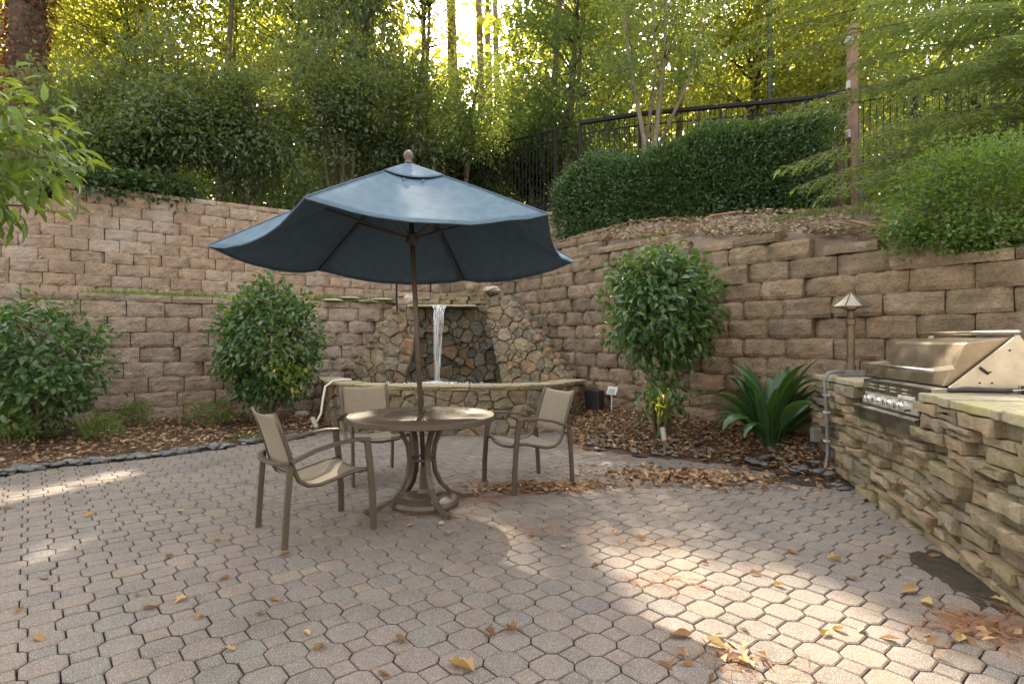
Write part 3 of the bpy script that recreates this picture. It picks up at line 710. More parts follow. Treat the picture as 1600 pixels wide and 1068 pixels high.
while s < ISL.L-.02:
    wd = ri.uniform(.38, .62); e = min(ISL.L, s+wd); 
    if s < gs0 < e: e = gs0-.005
    if gs0-.01 <= s < gs1: s = gs1+.005; continue
    if e-s < .03: s = gs1+.005 if abs(e-gs0) < .05 else e; continue
    front = [im(s+.004+(e-s-.008)*q/4, 0, .05+ri.uniform(-.02, .02)) for q in range(5)]
    midl = [im(s+.004+(e-s-.008)*q/4, 0, -.42+ri.uniform(-.02, .02)) for q in range(5)]
    back = [im(s+.004+(e-s-.008)*q/4, 0, -.95) for q in range(5)]
    hh = ri.uniform(.045, .06)
    mb = MB(); mb.prism([(p[0], p[1], ZT-.052) for p in front+midl[::-1]], (0, 0, 1), 0, hh); mb.build('top_slab', M['flag'], isl, bevel=.008)
    mb = MB(); mb.prism([(p[0], p[1]+.0, ZT-.052) for p in [(m[0]+.006, m[1], 0) for m in midl]+back[::-1]], (0, 0, 1), 0, hh+.003); mb.build('top_slab', M['flag'], isl, bevel=.008)
    s = e
# ---- grill
gr = thing('grill', (GO.x, GO.y, 0), math.atan2(GT.y, GT.x)-math.pi/2, 'weathered stainless steel built-in gas grill with four chrome knobs set in the stone counter', 'grill')
# local frame: +x = into the counter (u), +y = along the counter (w)
def prof(mb, pts, w0, w1): mb.prism([(u, 0, z) for u, z in pts], (0, 1, 0), w0, w1); return mb
prof(MB(), [(0, .64), (0.02, .955), (.10, .962), (.82, .962), (.82, .64)], 0, GW).build('firebox', M['steel'], gr, bevel=.004)
lid = prof(MB(), [(.105, .97), (.235, 1.245), (.255, 1.26), (.50, 1.292), (.52, 1.285), (.70, .97)], .05, GW-.03).build('lid', M['brown_steel'], gr, bevel=.008)
prof(MB(), [(.125, .966), (.505, 1.30), (.53, 1.30), (.67, 1.12), (.82, .966)], .012, .03).build('side_panel', M['steel2'], gr, bevel=.003)
prof(MB(), [(.125, .966), (.505, 1.30), (.53, 1.30), (.67, 1.12), (.82, .966)], GW-.024, GW-.008).build('side_panel', M['steel2'], gr, bevel=.003)
for (u, z, du, dz) in ((.30, 1.10, .05, -.04),):
    mb = MB(); mb.tube([(u, .010, z), (u+du, .010, z+dz)], .010, 8); mb.build('slot', M['rubber'], gr)
for u, z in ((.30, 1.0), (.37, 1.0), (.36, 1.07), (.47, 1.21)):
    mb = MB(); mb.tube([(u, .006, z), (u, .013, z)], .006, 8); mb.build('rivet', M['rubber'], gr)
mb = MB(); mb.tube([(.515, -.0, 1.325), (.515, GW+.02, 1.325)], .016, 12); hb = mb.build('top_bar', M['steel'], gr, smooth=True)
for yy in (.02, GW-.016):
    mb = MB(); mb.box((.515, yy, 1.305), (.03, .012, .03)); mb.build('bar_bracket', M['steel'], gr)
mb = MB(); mb.tube([(.015, -.03, 1.075), (.015, GW-.02, 1.075)], .014, 12); mb.build('lid_handle', M['steel'], gr, smooth=True)
for yy in (.04, GW-.075):
    mb = MB(); mb.prism([(.01, 0, 1.062), (.01, 0, 1.088), (.16, 0, 1.11), (.175, 0, 1.085)], (0, 1, 0), yy, yy+.02); mb.build('handle_bracket', M['steel'], gr)
    mb = MB(); mb.prism([(.172, 0, 1.07), (.157, 0, 1.075), (.19, 0, 1.145), (.205, 0, 1.14)], (0, 1, 0), yy+.03 if yy < .5 else yy-.09, yy+.11 if yy < .5 else yy-.01); mb.build('hinge_plate', M['steel'], gr)
pan = prof(MB(), [(-.012, .765), (-.002, .86), (.004, .86), (.004, .765)], .12, .98).build('control_panel', M['label_plate'], gr, bevel=.002)
prof(MB(), [(-.075, .735), (-.075, .745), (-.03, .752), (-.012, .752), (-.012, .64), (-.06, .645), (-.06, .70)], .03, GW-.02).build('drip_tray', M['steel'], gr, bevel=.003)
for yy in (.34, .52, .70, .88):
    mb = MB(); mb.tube([(-.004, yy, .812), (-.022, yy, .811), (-.024, yy, .811), (-.05, yy, .81)], [.034, .034, .024, .022], 16); kn = mb.build('knob', M['chrome'], gr, smooth=False, bevel=.003)
    mb = MB(); mb.box((-.056, yy, .81), (.012, .012, .044)); mb.build('grip', M['chrome'], kn)
    for zz in (.895, .92):
        mb = MB(); mb.tube([(.008, yy-.035, zz), (.008, yy+.035, zz)], .007, 8); mb.build('vent_louvre', M['steel2'], gr)
mb = MB(); mb.tube([(.004, .085, .845), (-.03, .085, .845)], [.036, .03], 16); mb.build('igniter', M['rubber'], gr)
mb = MB(); mb.tube([(-.006, .22, .79), (-.045, .22, .79)], .008, 8); mb.build('igniter_button', M['rubber'], gr)
for yy, ww in ((.25, .14), (.37, .05)):
    mb = MB(); mb.box((-.004, yy, .872), (.016, ww, .022)); mb.build('rating_label', plain_mat('rating_label', (.6, .58, .5), .5), gr)
mb = MB(); mb.box((.10, GW-.05, .972), (.09, .24, .014)); mb.build('smoker_cover', M['rubber'], gr)
# brush on the counter
br = thing('grill_brush', (GO.x+.03, GO.y-.13, ZT+.012), R(-8), 'black-handled wire grill brush lying on the counter beside the grill', 'brush')
mb = MB(); mb.tube([(0, 0, .016), (.1, 0, .024), (.26, 0, .02), (.36, 0, .018)], [.014, .02, .017, .013], 8); mb.build('handle', M['rubber'], br, smooth=True)
for dy in (-.025, 0, .025):
    mb = MB(); mb.tube([(.36, 0, .018), (.47, dy, .03), (.56, dy, .03)], .003, 5); mb.build('wire', M['steel'], br)
mb = MB()
for i in range(16):
    for j in range(3): mb.tube([(.42+.013*i, -.03+.03*j, -.005), (.42+.013*i, -.03+.03*j, .05)], .0035, 4)
mb.build('bristles', M['rubber'], br)
# lamp on the counter
lp = thing('counter_lamp', (3.235, 5.5, ZT), 0, 'aged metal lamp with cone hood standing on the far end of the stone counter', 'lamp')
mb = MB(); mb.box((0, 0, .03), (.20, .13, .06)); mb.build('junction_box', M['greyplastic'], lp, bevel=.006)
mb = MB(); mb.lathe([(.045, .06), (.045, .11), (.036, .115), (.036, .48), (.045, .49), (.045, .54), (.03, .55), (.03, .62), (.055, .635), (.055, .66)], 16); mb.build('post', plain_mat('aged_bronze', (.16, .12, .085), .5, .8, nscale=12, namt=.3), lp, smooth=False)
hood = MB(); hood.lathe([(.085, .64), (.09, .66), (.175, .655), (.178, .665), (.10, .72), (.015, .79), (.004, .80)], 8); hd = hood.build('hood', plain_mat('hood_metal', (.33, .29, .24), .42, .9, nscale=10, namt=.3), lp)
for k in range(8):
    a = 2*math.pi*k/8; mb = MB(); mb.tube([(.178*math.cos(a), .178*math.sin(a), .665), (.10*math.cos(a), .10*math.sin(a), .722), (.012*math.cos(a), .012*math.sin(a), .795)], .005, 5); mb.build('seam', M['pole'], hd)
cdt = thing('electrical_conduit', (3.02, 5.4, 0), 0, 'grey plastic conduit running down the end of the stone counter to the soil', 'conduit')
o0 = Vector((3.02, 5.4, 0))
mb = MB(); mb.tube([Vector(q)-o0 for q in ((3.2, 5.47, .975), (3.05, 5.42, .978), (2.965, 5.40, .965), (2.93, 5.4, .9), (2.945, 5.40, .7), (2.955, 5.4, .45), (2.96, 5.4, .2), (2.93, 5.38, .08), (2.84, 5.36, .0))], .017, 8); mb.build('pipe', M['greyplastic'], cdt, smooth=True)
for z in (.76, .6, .33):
    mb = MB(); mb.box((2.95-o0.x, 5.4-o0.y, z), (.045, .05, .02)); mb.build('clamp', M['timer'], cdt)
mb = MB(); mb.box((2.90-o0.x, 5.5-o0.y, .37), (.08, .06, .13)); mb.build('outlet_box', M['greyplastic'], cdt, bevel=.006)

# ================================================================== FURNITURE
TC = Vector((-.70, 4.465, 0)); TR = .565; TZ = .70
tb = thing('patio_table', TC, R(34), 'round taupe metal patio table with curved legs and slatted centre', 'table')
mb = MB(); n = 64
mb.lathe([(TR-.012, -.045), (TR, -.04), (TR, -.006), (TR-.006, 0), (TR-.02, 0), (TR-.024, -.004), (.30, -.004), (.30, -.02), (TR-.03, -.02)], n, (0, 0, TZ))
mb.f = [f for f in mb.f if len(f) == 4]; mb.build('table_top', M['frame'], tb)
for k in range(40):
    a = 2*math.pi*k/40; wide = k % 10 == 0
    d0 = .155 if not wide else .17; w0 = .0065*.9 if not wide else .016; w1 = .019
    c, s_ = math.cos(a), math.sin(a); P = []
    for z in (TZ-.018, TZ-.006):
        for r_, hw in ((.05, .0028), (.305, .0195)): P += [(c*r_-s_*hw, s_*r_+c*hw, z), (c*r_+s_*hw, s_*r_-c*hw, z)]
    mb = MB(); mb.add(P, [(0, 1, 3, 2), (4, 6, 7, 5), (0, 4, 5, 1), (2, 3, 7, 6), (0, 2, 6, 4), (1, 5, 7, 3)]); mb.build('slat', M['frame'], tb)
mb = MB(); mb.lathe([(.024, -.03), (.06, -.03), (.06, -.002), (.024, -.002)], 20, (0, 0, TZ)); mb.f = [f for f in mb.f if len(f) == 4]; mb.build('centre_ring', M['frame'], tb)
for k in range(4):
    a = math.pi/2*k; ca, sa = math.cos(a), math.sin(a)
    pr = [(.33, .675), (.25, .655), (.17, .58), (.115, .47), (.10, .36), (.115, .25), (.165, .15), (.25, .07), (.35, .028), (.455, .018)]
    mb = MB(); mb.bar([(ca*r_, sa*r_, z) for r_, z in pr], .042, .03, (-sa, ca, 0)); mb.build('leg', M['frame'], tb, smooth=False)
mb = MB(); mb.tube([(.10*math.cos(q*math.pi/8), .10*math.sin(q*math.pi/8), .36) for q in range(17)], .011, 6); mb.build('leg_ring', M['frame'], tb)

um = thing('patio_umbrella', (-.675, 4.465, 0), 0, 'blue canvas market umbrella open over the round table', 'umbrella')
UL = Vector((-.675, 4.465, 0))
mb = MB(); mb.lathe([(.26, 0), (.265, .03), (.25, .055), (.16, .07), (.14, .085), (.06, .10), (.045, .13), (.035, .30), (.03, .30)], 40); mb.build('base', M['frame'], um, smooth=False, bevel=.004)
ptop = Vector((-.795, 4.42, 2.62))-UL
mb = MB(); mb.tube([(0, 0, .1), ptop], .0195, 14); mb.build('pole', M['pole'], um, smooth=True)
mb = MB(); mb.lathe([(.02, 0), (.032, .005), (.027, .018), (.02, .027), (.034, .043), (.039, .064), (.033, .086), (.017, .10), (.003, .103)], 16, ptop+Vector((0, 0, .005))); mb.build('finial', plain_mat('finial_wood', (.11, .08, .062), .6, nscale=20), um, smooth=True)
UC = Vector((-.793, 4.40, 0)); UR = 1.373; apex = ptop.copy()
cz = {0: 2.035, 1: 1.935, 2: 1.875, 3: 1.925, 4: 1.93, 5: 2.035}        # FR, R, BR, BL, L, FL
CR = []
for k in range(6):
    a = R(47+60*k); CR.append(Vector((UC.x+UR*math.sin(a), UC.y-UR*math.cos(a), cz[k]))-UL)
UN = vnoise(4)
def canopy_pt(k, a, b, lift=0):
    c0, c1 = CR[k], CR[(k+1) % 6]; e = c0.lerp(c1, b); sg = 4*b*(1-b)
    ctr = Vector((UC.x, UC.y, 0))-UL
    e = e+Vector((ctr.x-e.x, ctr.y-e.y, 0))*.035*sg-Vector((0, 0, .085*sg))
    q = apex.lerp(e, a); q.z += .008*math.sin(math.pi*a)-.02*sg*math.sin(math.pi*a)+lift+.006*UN(q.x*9+20, q.y*9+20)*a*(1 if 0 < b < 1 else 0)
    return q
for k in range(6):
    mb = MB(); mb.grid(lambda u, v, k=k: canopy_pt(k, .2+.8*u, v), 16, 16); pn = mb.build('canopy_panel', M['canopy'], um, smooth=True, solid=.003)
    mb = MB(); mb.grid(lambda u, v, k=k: canopy_pt(k, .0+.31*u, v, .018+(.012*math.sin(v*math.pi)-.004)*u), 8, 12); mb.build('vent_flap', M['canopy'], um, smooth=True, solid=.003)
    mb = MB(); mb.tube([canopy_pt(k, 1.0, v/12)+Vector((0, 0, -.004)) for v in range(13)], .006, 6); mb.build('hem', M['canopy'], pn)
hub = Vector((0, 0, .1)).lerp(ptop, (2.05-.1)/(2.62-.1))
mb = MB(); mb.tube([hub-Vector((0, 0, .05)), hub-Vector((0, 0, .02)), hub+Vector((0, 0, .03)), hub+Vector((0, 0, .05))], [.028, .045, .045, .03], 14); mb.build('hub', M['pole'], um)
for k in range(6):
    mb = MB(); mb.tube([canopy_pt(k, t_/10, 0)+Vector((0, 0, .003)) for t_ in range(3, 11)], .0045, 5); mb.build('seam', M['canopy'], um)
    rp = [canopy_pt(k, t_, 0)-Vector((0, 0, .018)) for t_ in (.04, .25, .5, .75, .985)]
    mb = MB(); mb.tube(rp, .011, 6); mb.build('rib', M['pole'], um)
    mb = MB(); mb.tube([hub, rp[2]], .009, 6); mb.build('strut', M['pole'], um)
bs = canopy_pt(2, 1.0, .48)
mb = MB(); mb.bar([bs, bs+Vector((0, 0, -.14)), bs+Vector((.005, 0, -.27))], .018, .004, (1, 0, 0)); mb.build('tie_strap', M['rubber'], um)
for v in (.33, .64):
    c = canopy_pt(5, .322, v, .012); mb = MB(); mb.tube([c, c+Vector((.006, -.02, -.008)), c+Vector((.0, -.045, -.03))], .005, 5); mb.build('vent_tie', M['canopy'], um)
mb = MB(); mb.tube([hub+Vector((.02, -.03, .0)), hub+Vector((.0, -.05, -.06)), hub+Vector((-.04, -.04, -.03)), hub+Vector((-.02, -.03, .02))], .004, 5); mb.build('cord', M['rubber'], um)

def chair(loc, fx, fy, label):
    """local +x forward, +y left"""
    ch = thing('patio_chair', loc, math.atan2(fy, fx), label, 'chair', 'sling chairs around the table')
    if chair.proto is None:
        parts = []
        W2 = .265
        def part(nm, mb, mat, **k): o = mb.build(nm, mat, None, **k); parts.append(o); return o
        for sgn in (-1, 1):
            y = sgn*W2
            mb = MB(); mb.bar([(.29, y, 0), (.285, y, .2), (.27, y, .4), (.245, y, .605)], .026, .042, (0, 1, 0)); part('front_leg', mb, M['frame'])
            mb = MB(); mb.bar([(-.30, y*1.02, 0), (-.285, y*1.02, .25), (-.265, y*1.02, .505)], .026, .036, (0, 1, 0)); part('back_leg', mb, M['frame'])
            mb = MB(); mb.bar([(.262, y, .612), (.18, y, .618), (.05, y, .607), (-.10, y, .577), (-.26, y*1.01, .52)], .044, .022, (0, 1, 0)); part('arm', mb, M['frame'])
            yr = sgn*.225
            mb = MB(); mb.tube([(-.345, yr, .83), (-.30, yr, .70), (-.255, yr, .56), (-.225, yr, .45), (-.195, yr, .39), (-.14, yr, .355), (-.06, yr, .35), (.06, yr, .375), (.16, yr, .40), (.235, yr, .405), (.262, sgn*.245, .405)], .015, 8); part('seat_rail', mb, M['frame'], smooth=True)
        mb = MB(); mb.bar([(-.26, W2*1.01, .52), (-.30, W2*.85, .512), (-.325, W2*.5, .505), (-.332, 0, .503), (-.325, -W2*.5, .505), (-.30, -W2*.85, .512), (-.26, -W2*1.01, .52)], .022, .04, (0, 0, 1)); mb.v = mb.v; part('back_band', mb, M['frame'])
        mb = MB(); mb.tube([(.235, .235, .405), (.25, .15, .375), (.255, 0, .362), (.25, -.15, .375), (.235, -.235, .405)], .013, 8); part('front_stretcher', mb, M['frame'], smooth=True)
        bp = [(-.345, .825), (-.30, .70), (-.255, .56), (-.225, .45)]
        def back(u, v):
            i = min(2, int(u*3)); f = u*3-i; a, b = bp[i], bp[i+1]; x = a[0]+(b[0]-a[0])*f; z = a[1]+(b[1]-a[1])*f; s_ = 4*v*(1-v)
            return (x-.028*s_, -.225+.45*v, z-(.022*s_ if u == 0 else 0)+.004)
        mb = MB(); mb.grid(back, 9, 12); part('back_sling', mb, M['sling'], smooth=True, solid=.004)
        sp = [(-.19, .382), (-.14, .356), (-.06, .35), (.06, .375), (.16, .40), (.245, .405)]
        def seat(u, v):
            i = min(4, int(u*5)); f = u*5-i; a, b = sp[i], sp[i+1]; s_ = 4*v*(1-v)
            return (a[0]+(b[0]-a[0])*f, -.225+.45*v, a[1]+(b[1]-a[1])*f-.018*s_+.008)
        mb = MB(); mb.grid(seat, 10, 12); part('seat_sling', mb, M['sling'], smooth=True, solid=.004)
        chair.proto = parts
        for o in parts: o.parent = ch
    else:
        for o in chair.proto:
            c = o.copy(); COL.objects.link(c); c.parent = ch
    return ch
chair.proto = None
chair((-1.33, 3.915, 0), .77, .638, 'taupe sling patio chair with its back turned, sun patch on its seat')
chair((.134, 5.12, 0), -.86, -.51, 'taupe sling patio chair beside the leaf pile, facing the table from the fountain wall')
chair((-1.293, 5.39, 0), .49, -.87, 'taupe sling patio chair half hidden behind the round table')

# ================================================================== SMALL THINGS
def lamp_fix(loc, tilt_to, label, power):
    f = thing('spotlight', loc, 0, label, 'spotlight', 'garden spotlights')
    d = (Vector(tilt_to)-Vector(loc)).normalized(); b = Vector((0, 0, .06))
    mb = MB(); mb.tube([(0, 0, -.06), (0, 0, .05)], .012, 6); mb.build('stake', M['greyplastic'], f)
    mb = MB(); mb.tube([b-d*.02, b, b+d*.08, b+d*.15], [.016, .032, .036, .036], 14); mb.f = mb.f[:-1]; mb.build('housing', plain_mat('lamp_housing', (.25, .23, .2), .45, .5), f)
    e, t, p, o = newmat('lamp_glow'); p.inputs['Emission Color'].default_value = (1, .55, .18, 1); p.inputs['Emission Strength'].default_value = 6
    mb = MB(); mb.tube([b+d*.128, b+d*.131], .034, 14); mb.build('lens', e, f)
    sd = bpy.data.lights.new('spot', 'SPOT'); sd.energy = power; sd.color = (1, .5, .12); sd.spot_size = R(50); sd.shadow_soft_size = .02; sd.spot_blend = .6
    so = bpy.data.objects.new('spot', sd); COL.objects.link(so); so.parent = f; so.location = b+d*.17; so.rotation_euler = d.to_track_quat('-Z', 'Y').to_euler()
p1 = Vector((1.68, 6.35, .10))
lamp_fix(p1, (1.67, 6.75, .9), 'grey bullet spotlight glowing up into the right camellia', 9)
p2 = Vector((-2.62, 7.72, .04))
lamp_fix(p2, (-2.95, 7.9, .6), 'small lit spotlight among leaf litter near the left end of the pool', 8)
eb = thing('transformer_box', (1.22, 8.5, .2), R(-58), 'black transformer box with coiled cable at the foot of the brown block wall', 'electrical box')
mb = MB(); mb.box((0, 0, .19), (.30, .12, .30)); mb.build('case', M['rubber'], eb, bevel=.012)
mb = MB(); mb.tube([(.08, -.07, .1), (.1, -.1, .02), (.05, -.12, -.02), (-.02, -.10, -.03)], .007, 6); mb.build('cable', M['rubber'], eb)
mb = MB()
for q in range(3): mb.tube([(.02+.10*math.cos(a*.52), -.18+.07*math.sin(a*.52), -.05+.014*q) for a in range(13)], .008, 5)
mb.build('coiled_cable', M['rubber'], eb)
tm = thing('timer', (1.42, 8.2, .2), R(-50), 'small grey digital timer on a thin post beside the transformer box', 'timer')
mb = MB(); mb.tube([(0, 0, -.1), (0, 0, .29)], .012, 6); mb.build('post', M['timer'], tm)
mb = MB(); mb.prism([(-.09, 0, .28), (-.09, -.02, .30), (-.09, .03, .41), (-.09, .07, .40)], (1, 0, 0), 0, .18); mb.build('case', M['timer'], tm, bevel=.005)
mb = MB(); mb.prism([(-.055, -.0185, .318), (-.055, .0085, .372), (-.055, .0065, .373), (-.055, -.0205, .319)], (1, 0, 0), 0, .1); mb.build('display', M['lcd'], tm)
hw = MB(); hw.tube([Vector(q)-Vector((-2.4, 8.2, 0)) for q in ((-2.32, 8.32, .70), (-2.45, 8.3, .705), (-2.55, 8.2, .69), (-2.62, 8.08, .62), (-2.64, 8.04, .45), (-2.66, 8.02, .25), (-2.72, 8.0, .12), (-2.8, 8.02, .06))], .016, 8)
tag(hw.build('water_hose', M['whitehose'], None, True, (-2.4, 8.2, 0)), 'white hose curling over the left end of the pool edge', 'hose')
for i, (pts, lb) in enumerate(((((1395, 372, 5.9), (1365, 360, 6.2), (1330, 352, 6.5)), 'brown irrigation hose lying at the wall top beside the bright green shrub'), (((1100, 357, 8.6), (1130, 352, 8.7), (1160, 356, 8.4)), 'short brown hose loop on the mulch below the hedge'))):
    mb = MB(); P = [at(*q) for q in pts]; P = [Vector((q.x, q.y, slope_z(q.x, q.y)[0]+.03)) for q in P]; mb.tube([P[0], P[0].lerp(P[1], .5)+Vector((0, 0, .02)), P[1], P[1].lerp(P[2], .5), P[2]], .02, 6); tag(mb.build('garden_hose', M['hose'], None, True), lb, 'hose')

# pebbles (parts of the beds)
rp_ = random.Random(13); pebs = []
for v in range(4):
    mb = MB(); r_ = random.Random(60+v); V = []; n = 9
    for zr, q in ((0, .6), (.3, .97), (.6, .93), (.9, .55)):
        for k in range(n): a = 2*math.pi*k/n; V.append((math.cos(a)*q*.5*r_.uniform(.92, 1.06), math.sin(a)*q*.36*r_.uniform(.92, 1.06), zr*.26))
    V.append((0, 0, .26)); mb.add(V, [(i*n+k, i*n+(k+1) % n, (i+1)*n+(k+1) % n, (i+1)*n+k) for i in range(3) for k in range(n)]+[(3*n+k, 3*n+(k+1) % n, 4*n) for k in range(n)])
    pebs.append(mb.mesh('pebble', M['pebble'], True))
for i in range(190):
    s_ = rp_.uniform(.15, .93)*EL.L; p, t = EL.at(s_); nb = Vector((-t.y, t.x)); off = abs(rp_.gauss(.02, .09)); q = p+nb*off
    z = rp_.uniform(.09, .17); link_mesh('pebble', rp_.choice(pebs), bed_left, (q.x, q.y, rp_.uniform(0, .02)), (rp_.gauss(0, .15), rp_.gauss(0, .15), rp_.uniform(0, 6.3)), (z, z, z))
for i in range(70):
    s_ = rp_.uniform(.25, .97)*ER.L; p, t = ER.at(s_); nb = Vector((-t.y, t.x)); nb = -nb if nb.y < 0 else nb; q = p+nb*rp_.uniform(0, .5)
    z = rp_.uniform(.07, .13); link_mesh('pebble', rp_.choice(pebs), bed_right, (q.x, q.y, bed_z(q.x, q.y)+.005), (rp_.gauss(0, .15), rp_.gauss(0, .15), rp_.uniform(0, 6.3)), (z, z, z))
for px, py in ((1283, 727), (1300, 742), (1296, 748), (1310, 752), (1275, 737), (1305, 758), (1320, 765)):
    q = G(px, py); z = rp_.uniform(.08, .13); link_mesh('pebble', rp_.choice(pebs), bed_right, (q.x, q.y, .0), (0, 0, rp_.uniform(0, 6)), (z, z, z))
#PART2
# ================================================================== FENCE, POST, POLE
def hill_z(x, y): return slope_z(x, y)[0]
def fence(pts, ztop, zbot, label, cap, bar=.115):
    o = Vector((pts[0][0], pts[0][1], zbot)); f = thing('metal_fence', o, 0, label, 'fence')
    for (a, b) in zip(pts[:-1], pts[1:]):
        A, B = Vector((a[0], a[1], 0)), Vector((b[0], b[1], 0)); L_ = (B-A).length; t = (B-A)/L_; an = math.atan2(t.y, t.x)
        za, zb = a[2], b[2]
        def P(s_, z): q = A+t*s_; return Vector((q.x-o.x, q.y-o.y, z-o.z))
        for k, (dz, hh) in enumerate(((-.0, .05), (-.26, .03), (-1.85, .03))):
            mb = MB(); mb.bar([P(0, za+dz), P(L_, zb+dz)], hh if not (k == 0 and cap) else .09, .03 if not (k == 0 and cap) else .10, (0, 0, 1)); mb.build('rail', M['dark'], f)
        n = int(L_/bar)
        bm_ = MB(); bm_.box((0, 0, -.95), (.018, .018, 1.9)); bme = bm_.mesh('bar', M['dark'])
        for i in range(1, n):
            s_ = L_*i/n; z = za+(zb-za)*s_/L_; link_mesh('bar', bme, f, P(s_, z-.02), (0, 0, an))
        np_ = max(1, round(L_/2.0))
        for i in range(np_+1):
            s_ = L_*i/np_; z = za+(zb-za)*s_/L_; mb = MB(); mb.box((0, 0, -1.12), (.065, .065, 2.34)); mb.build('post', M['dark'], f, loc=P(s_, z-.0), rot=(0, 0, an))
    return f
fence([(1.62, 13.7, 6.42), (2.93, 13.2, 6.44), (6.34, 12.4, 6.46), (9.8, 10.7, 6.5), (13, 8.6, 6.5)], 6.45, 4.0, 'black metal picket fence with a broad top rail behind the clipped hedge', True)
fence([(1.05, 13.9, 6.35), (-2.6, 17.2, 6.5), (-7, 19.5, 6.6)], 6.4, 4.1, 'black metal picket fence standing on the upper wall end beneath overhanging trees', False)
pp = at(1332, 318, 9.4); pz = hill_z(pp.x, pp.y)
ps = thing('utility_post', (pp.x, pp.y, pz-.1), 0, 'reddish square wooden post with small electrical boxes behind the hedge end', 'post')
mb = MB(); mb.box((0, 0, 1.5), (.12, .12, 3.3)); mb.build('post', M['post'], ps, bevel=.006)
mb = MB(); mb.box((-.0, -.02, 3.18), (.14, .14, .08)); mb.build('post_cap', M['post'], ps)
mb = MB(); mb.lathe([(.02, 0), (.06, .03), (.07, .09), (.02, .13)], 10, (-.09, -.06, 2.88)); mb.build('floodlight', M['timer'], ps)
for z in (2.25, 1.45): 
    mb = MB(); mb.box((-.08, -.02, z), (.04, .07, .13)); mb.build('outlet_box', M['timer'], ps, bevel=.006)
mb = MB(); mb.tube([(.095, -.03, .1), (.095, -.03, 1.7)], .018, 6); mb.build('conduit', M['greyplastic'], ps)
mb = MB(); mb.tube([(.1, -.04, .75), (.14, -.08, .45), (.25, -.1, .22), (.42, -.12, .16)], .014, 6); mb.build('cable', M['greyplastic'], ps)
lq = at(1203, 0, 17)
lpz = thing('lamp_post', (lq.x, lq.y, 4.2), 0, 'tall dark lamp pole rising behind the fence among yellow-green trees', 'lamp post')
mb = MB(); mb.tube([(0, 0, -.3), (0, 0, 9.6)], [.09, .075], 10); mb.build('pole', plain_mat('dark_grey_pole', (.05, .055, .06), .5), lpz, smooth=True)
mb = MB(); mb.tube([(0, 0, 9.5), (0, -.5, 9.75), (0, -1.0, 9.8)], .04, 8); mb.build('arm', bpy.data.materials['dark_grey_pole'], lpz)
mb = MB(); mb.box((0, -1.2, 9.78), (.25, .5, .1)); mb.build('lamp_head', bpy.data.materials['dark_grey_pole'], lpz, bevel=.02)

# ================================================================== PLANTS
def rand_unit(n):
    return nrm(RNG.normal(size=(n, 3)))
CARVE = []          # gaps in the crowns where sunbeams come through: (point, radius)
for (px, py, r_) in ((960, 895, .14), (1020, 910, .2), (1100, 905, .24), (1190, 940, .3), (1300, 960, .34), (1420, 1000, .34), (1120, 1030, .28), (1240, 1045, .28), (1500, 1045, .32), (1330, 1055, .28), (1590, 1060, .3), (130, 752, .32), (40, 768, .32), (205, 738, .2), (-60, 780, .3), (90, 853, .17), (55, 872, .14), (268, 884, .10), (230, 1010, .09), (160, 900, .08), (1060, 745, .16), (905, 770, .14), (545, 865, .07), (430, 850, .06)):
    CARVE.append((tuple(G(px, py)), r_, (1, 1, 1)))
for c, r_ in (((-1.0, 4.40, .70), .17), ((-.60, 4.15, .70), .15), ((-.95, 4.25, .7), .12), ((-1.22, 3.98, .40), .17), ((-1.06, 3.72, 2.24), .17), ((-.95, 3.5, 2.14), .15), ((-.62, 3.62, 2.2), .12), ((-.45, 3.5, 2.12), .10), ((3.1, 3.4, .93), .35), ((3.4, 4.0, 1.2), .3), ((2.75, 2.7, .93), .25)):
    CARVE.append((c, r_, (1, 1, 1)))
def leaf_mesh(name, P, A, Nn, L, W, mat, fold=.2, carve=False, smooth=False, rich=False):
    if carve and CARVE:
        keep = np.ones(len(P), bool); sd = np.array(SUN)
        for c, r_, ax in CARVE:
            d = P-np.array(c); tt = d@sd; q = d-tt[:, None]*sd
            keep &= ~((RNG.random(len(P)) > .05) & (np.linalg.norm(q/np.array(ax), axis=1) < r_) & (tt > 0))
        P, A, Nn, L, W = P[keep], A[keep], Nn[keep], L[keep], W[keep]
    A = nrm(A); Nn = nrm(Nn-A*(A*Nn).sum(1, keepdims=True)); S = np.cross(A, Nn)
    L = L[:, None]; W = W[:, None]; n = len(P)
    if rich:
        f = fold
        V = np.stack([P, P+A*L*.3+S*W*.42+Nn*W*f, P+A*L*.3-S*W*.42+Nn*W*f, P+A*L*.3, P+A*L*.65+S*W*.42+Nn*(W*f-L*.05), P+A*L*.65-S*W*.42+Nn*(W*f-L*.05), P+A*L*.65-Nn*L*.05, P+A*L-Nn*L*.16], 1).reshape(-1, 3)
        T0 = np.array([[0, 3, 1, 1], [0, 2, 3, 3], [3, 6, 4, 1], [2, 5, 6, 3], [6, 7, 4, 4], [5, 7, 6, 6]])
        tri = np.array([[0, 3, 1], [0, 2, 3], [3, 6, 4], [3, 4, 1], [2, 5, 6], [2, 6, 3], [6, 7, 4], [5, 7, 6]])
        T = (tri[None]+8*np.arange(n)[:, None, None]).reshape(-1, 3)
    else:
        M_ = P+A*L*.45; up = Nn*W*fold
        V = np.stack([P, M_-S*W*.5+up, P+A*L, M_+S*W*.5+up], 1).reshape(-1, 3)
        tri = np.array([[0, 1, 2], [0, 2, 3]]); T = (tri[None]+4*np.arange(n)[:, None, None]).reshape(-1, 3)
    return np_mesh(name, V, T, mat, smooth)
def ellip(c, r, n, shell=.55):
    u = rand_unit(n); rad = (shell**3+(1-shell**3)*RNG.random(n))**(1/3)
    return np.array(c)+u*rad[:, None]*np.array(r)
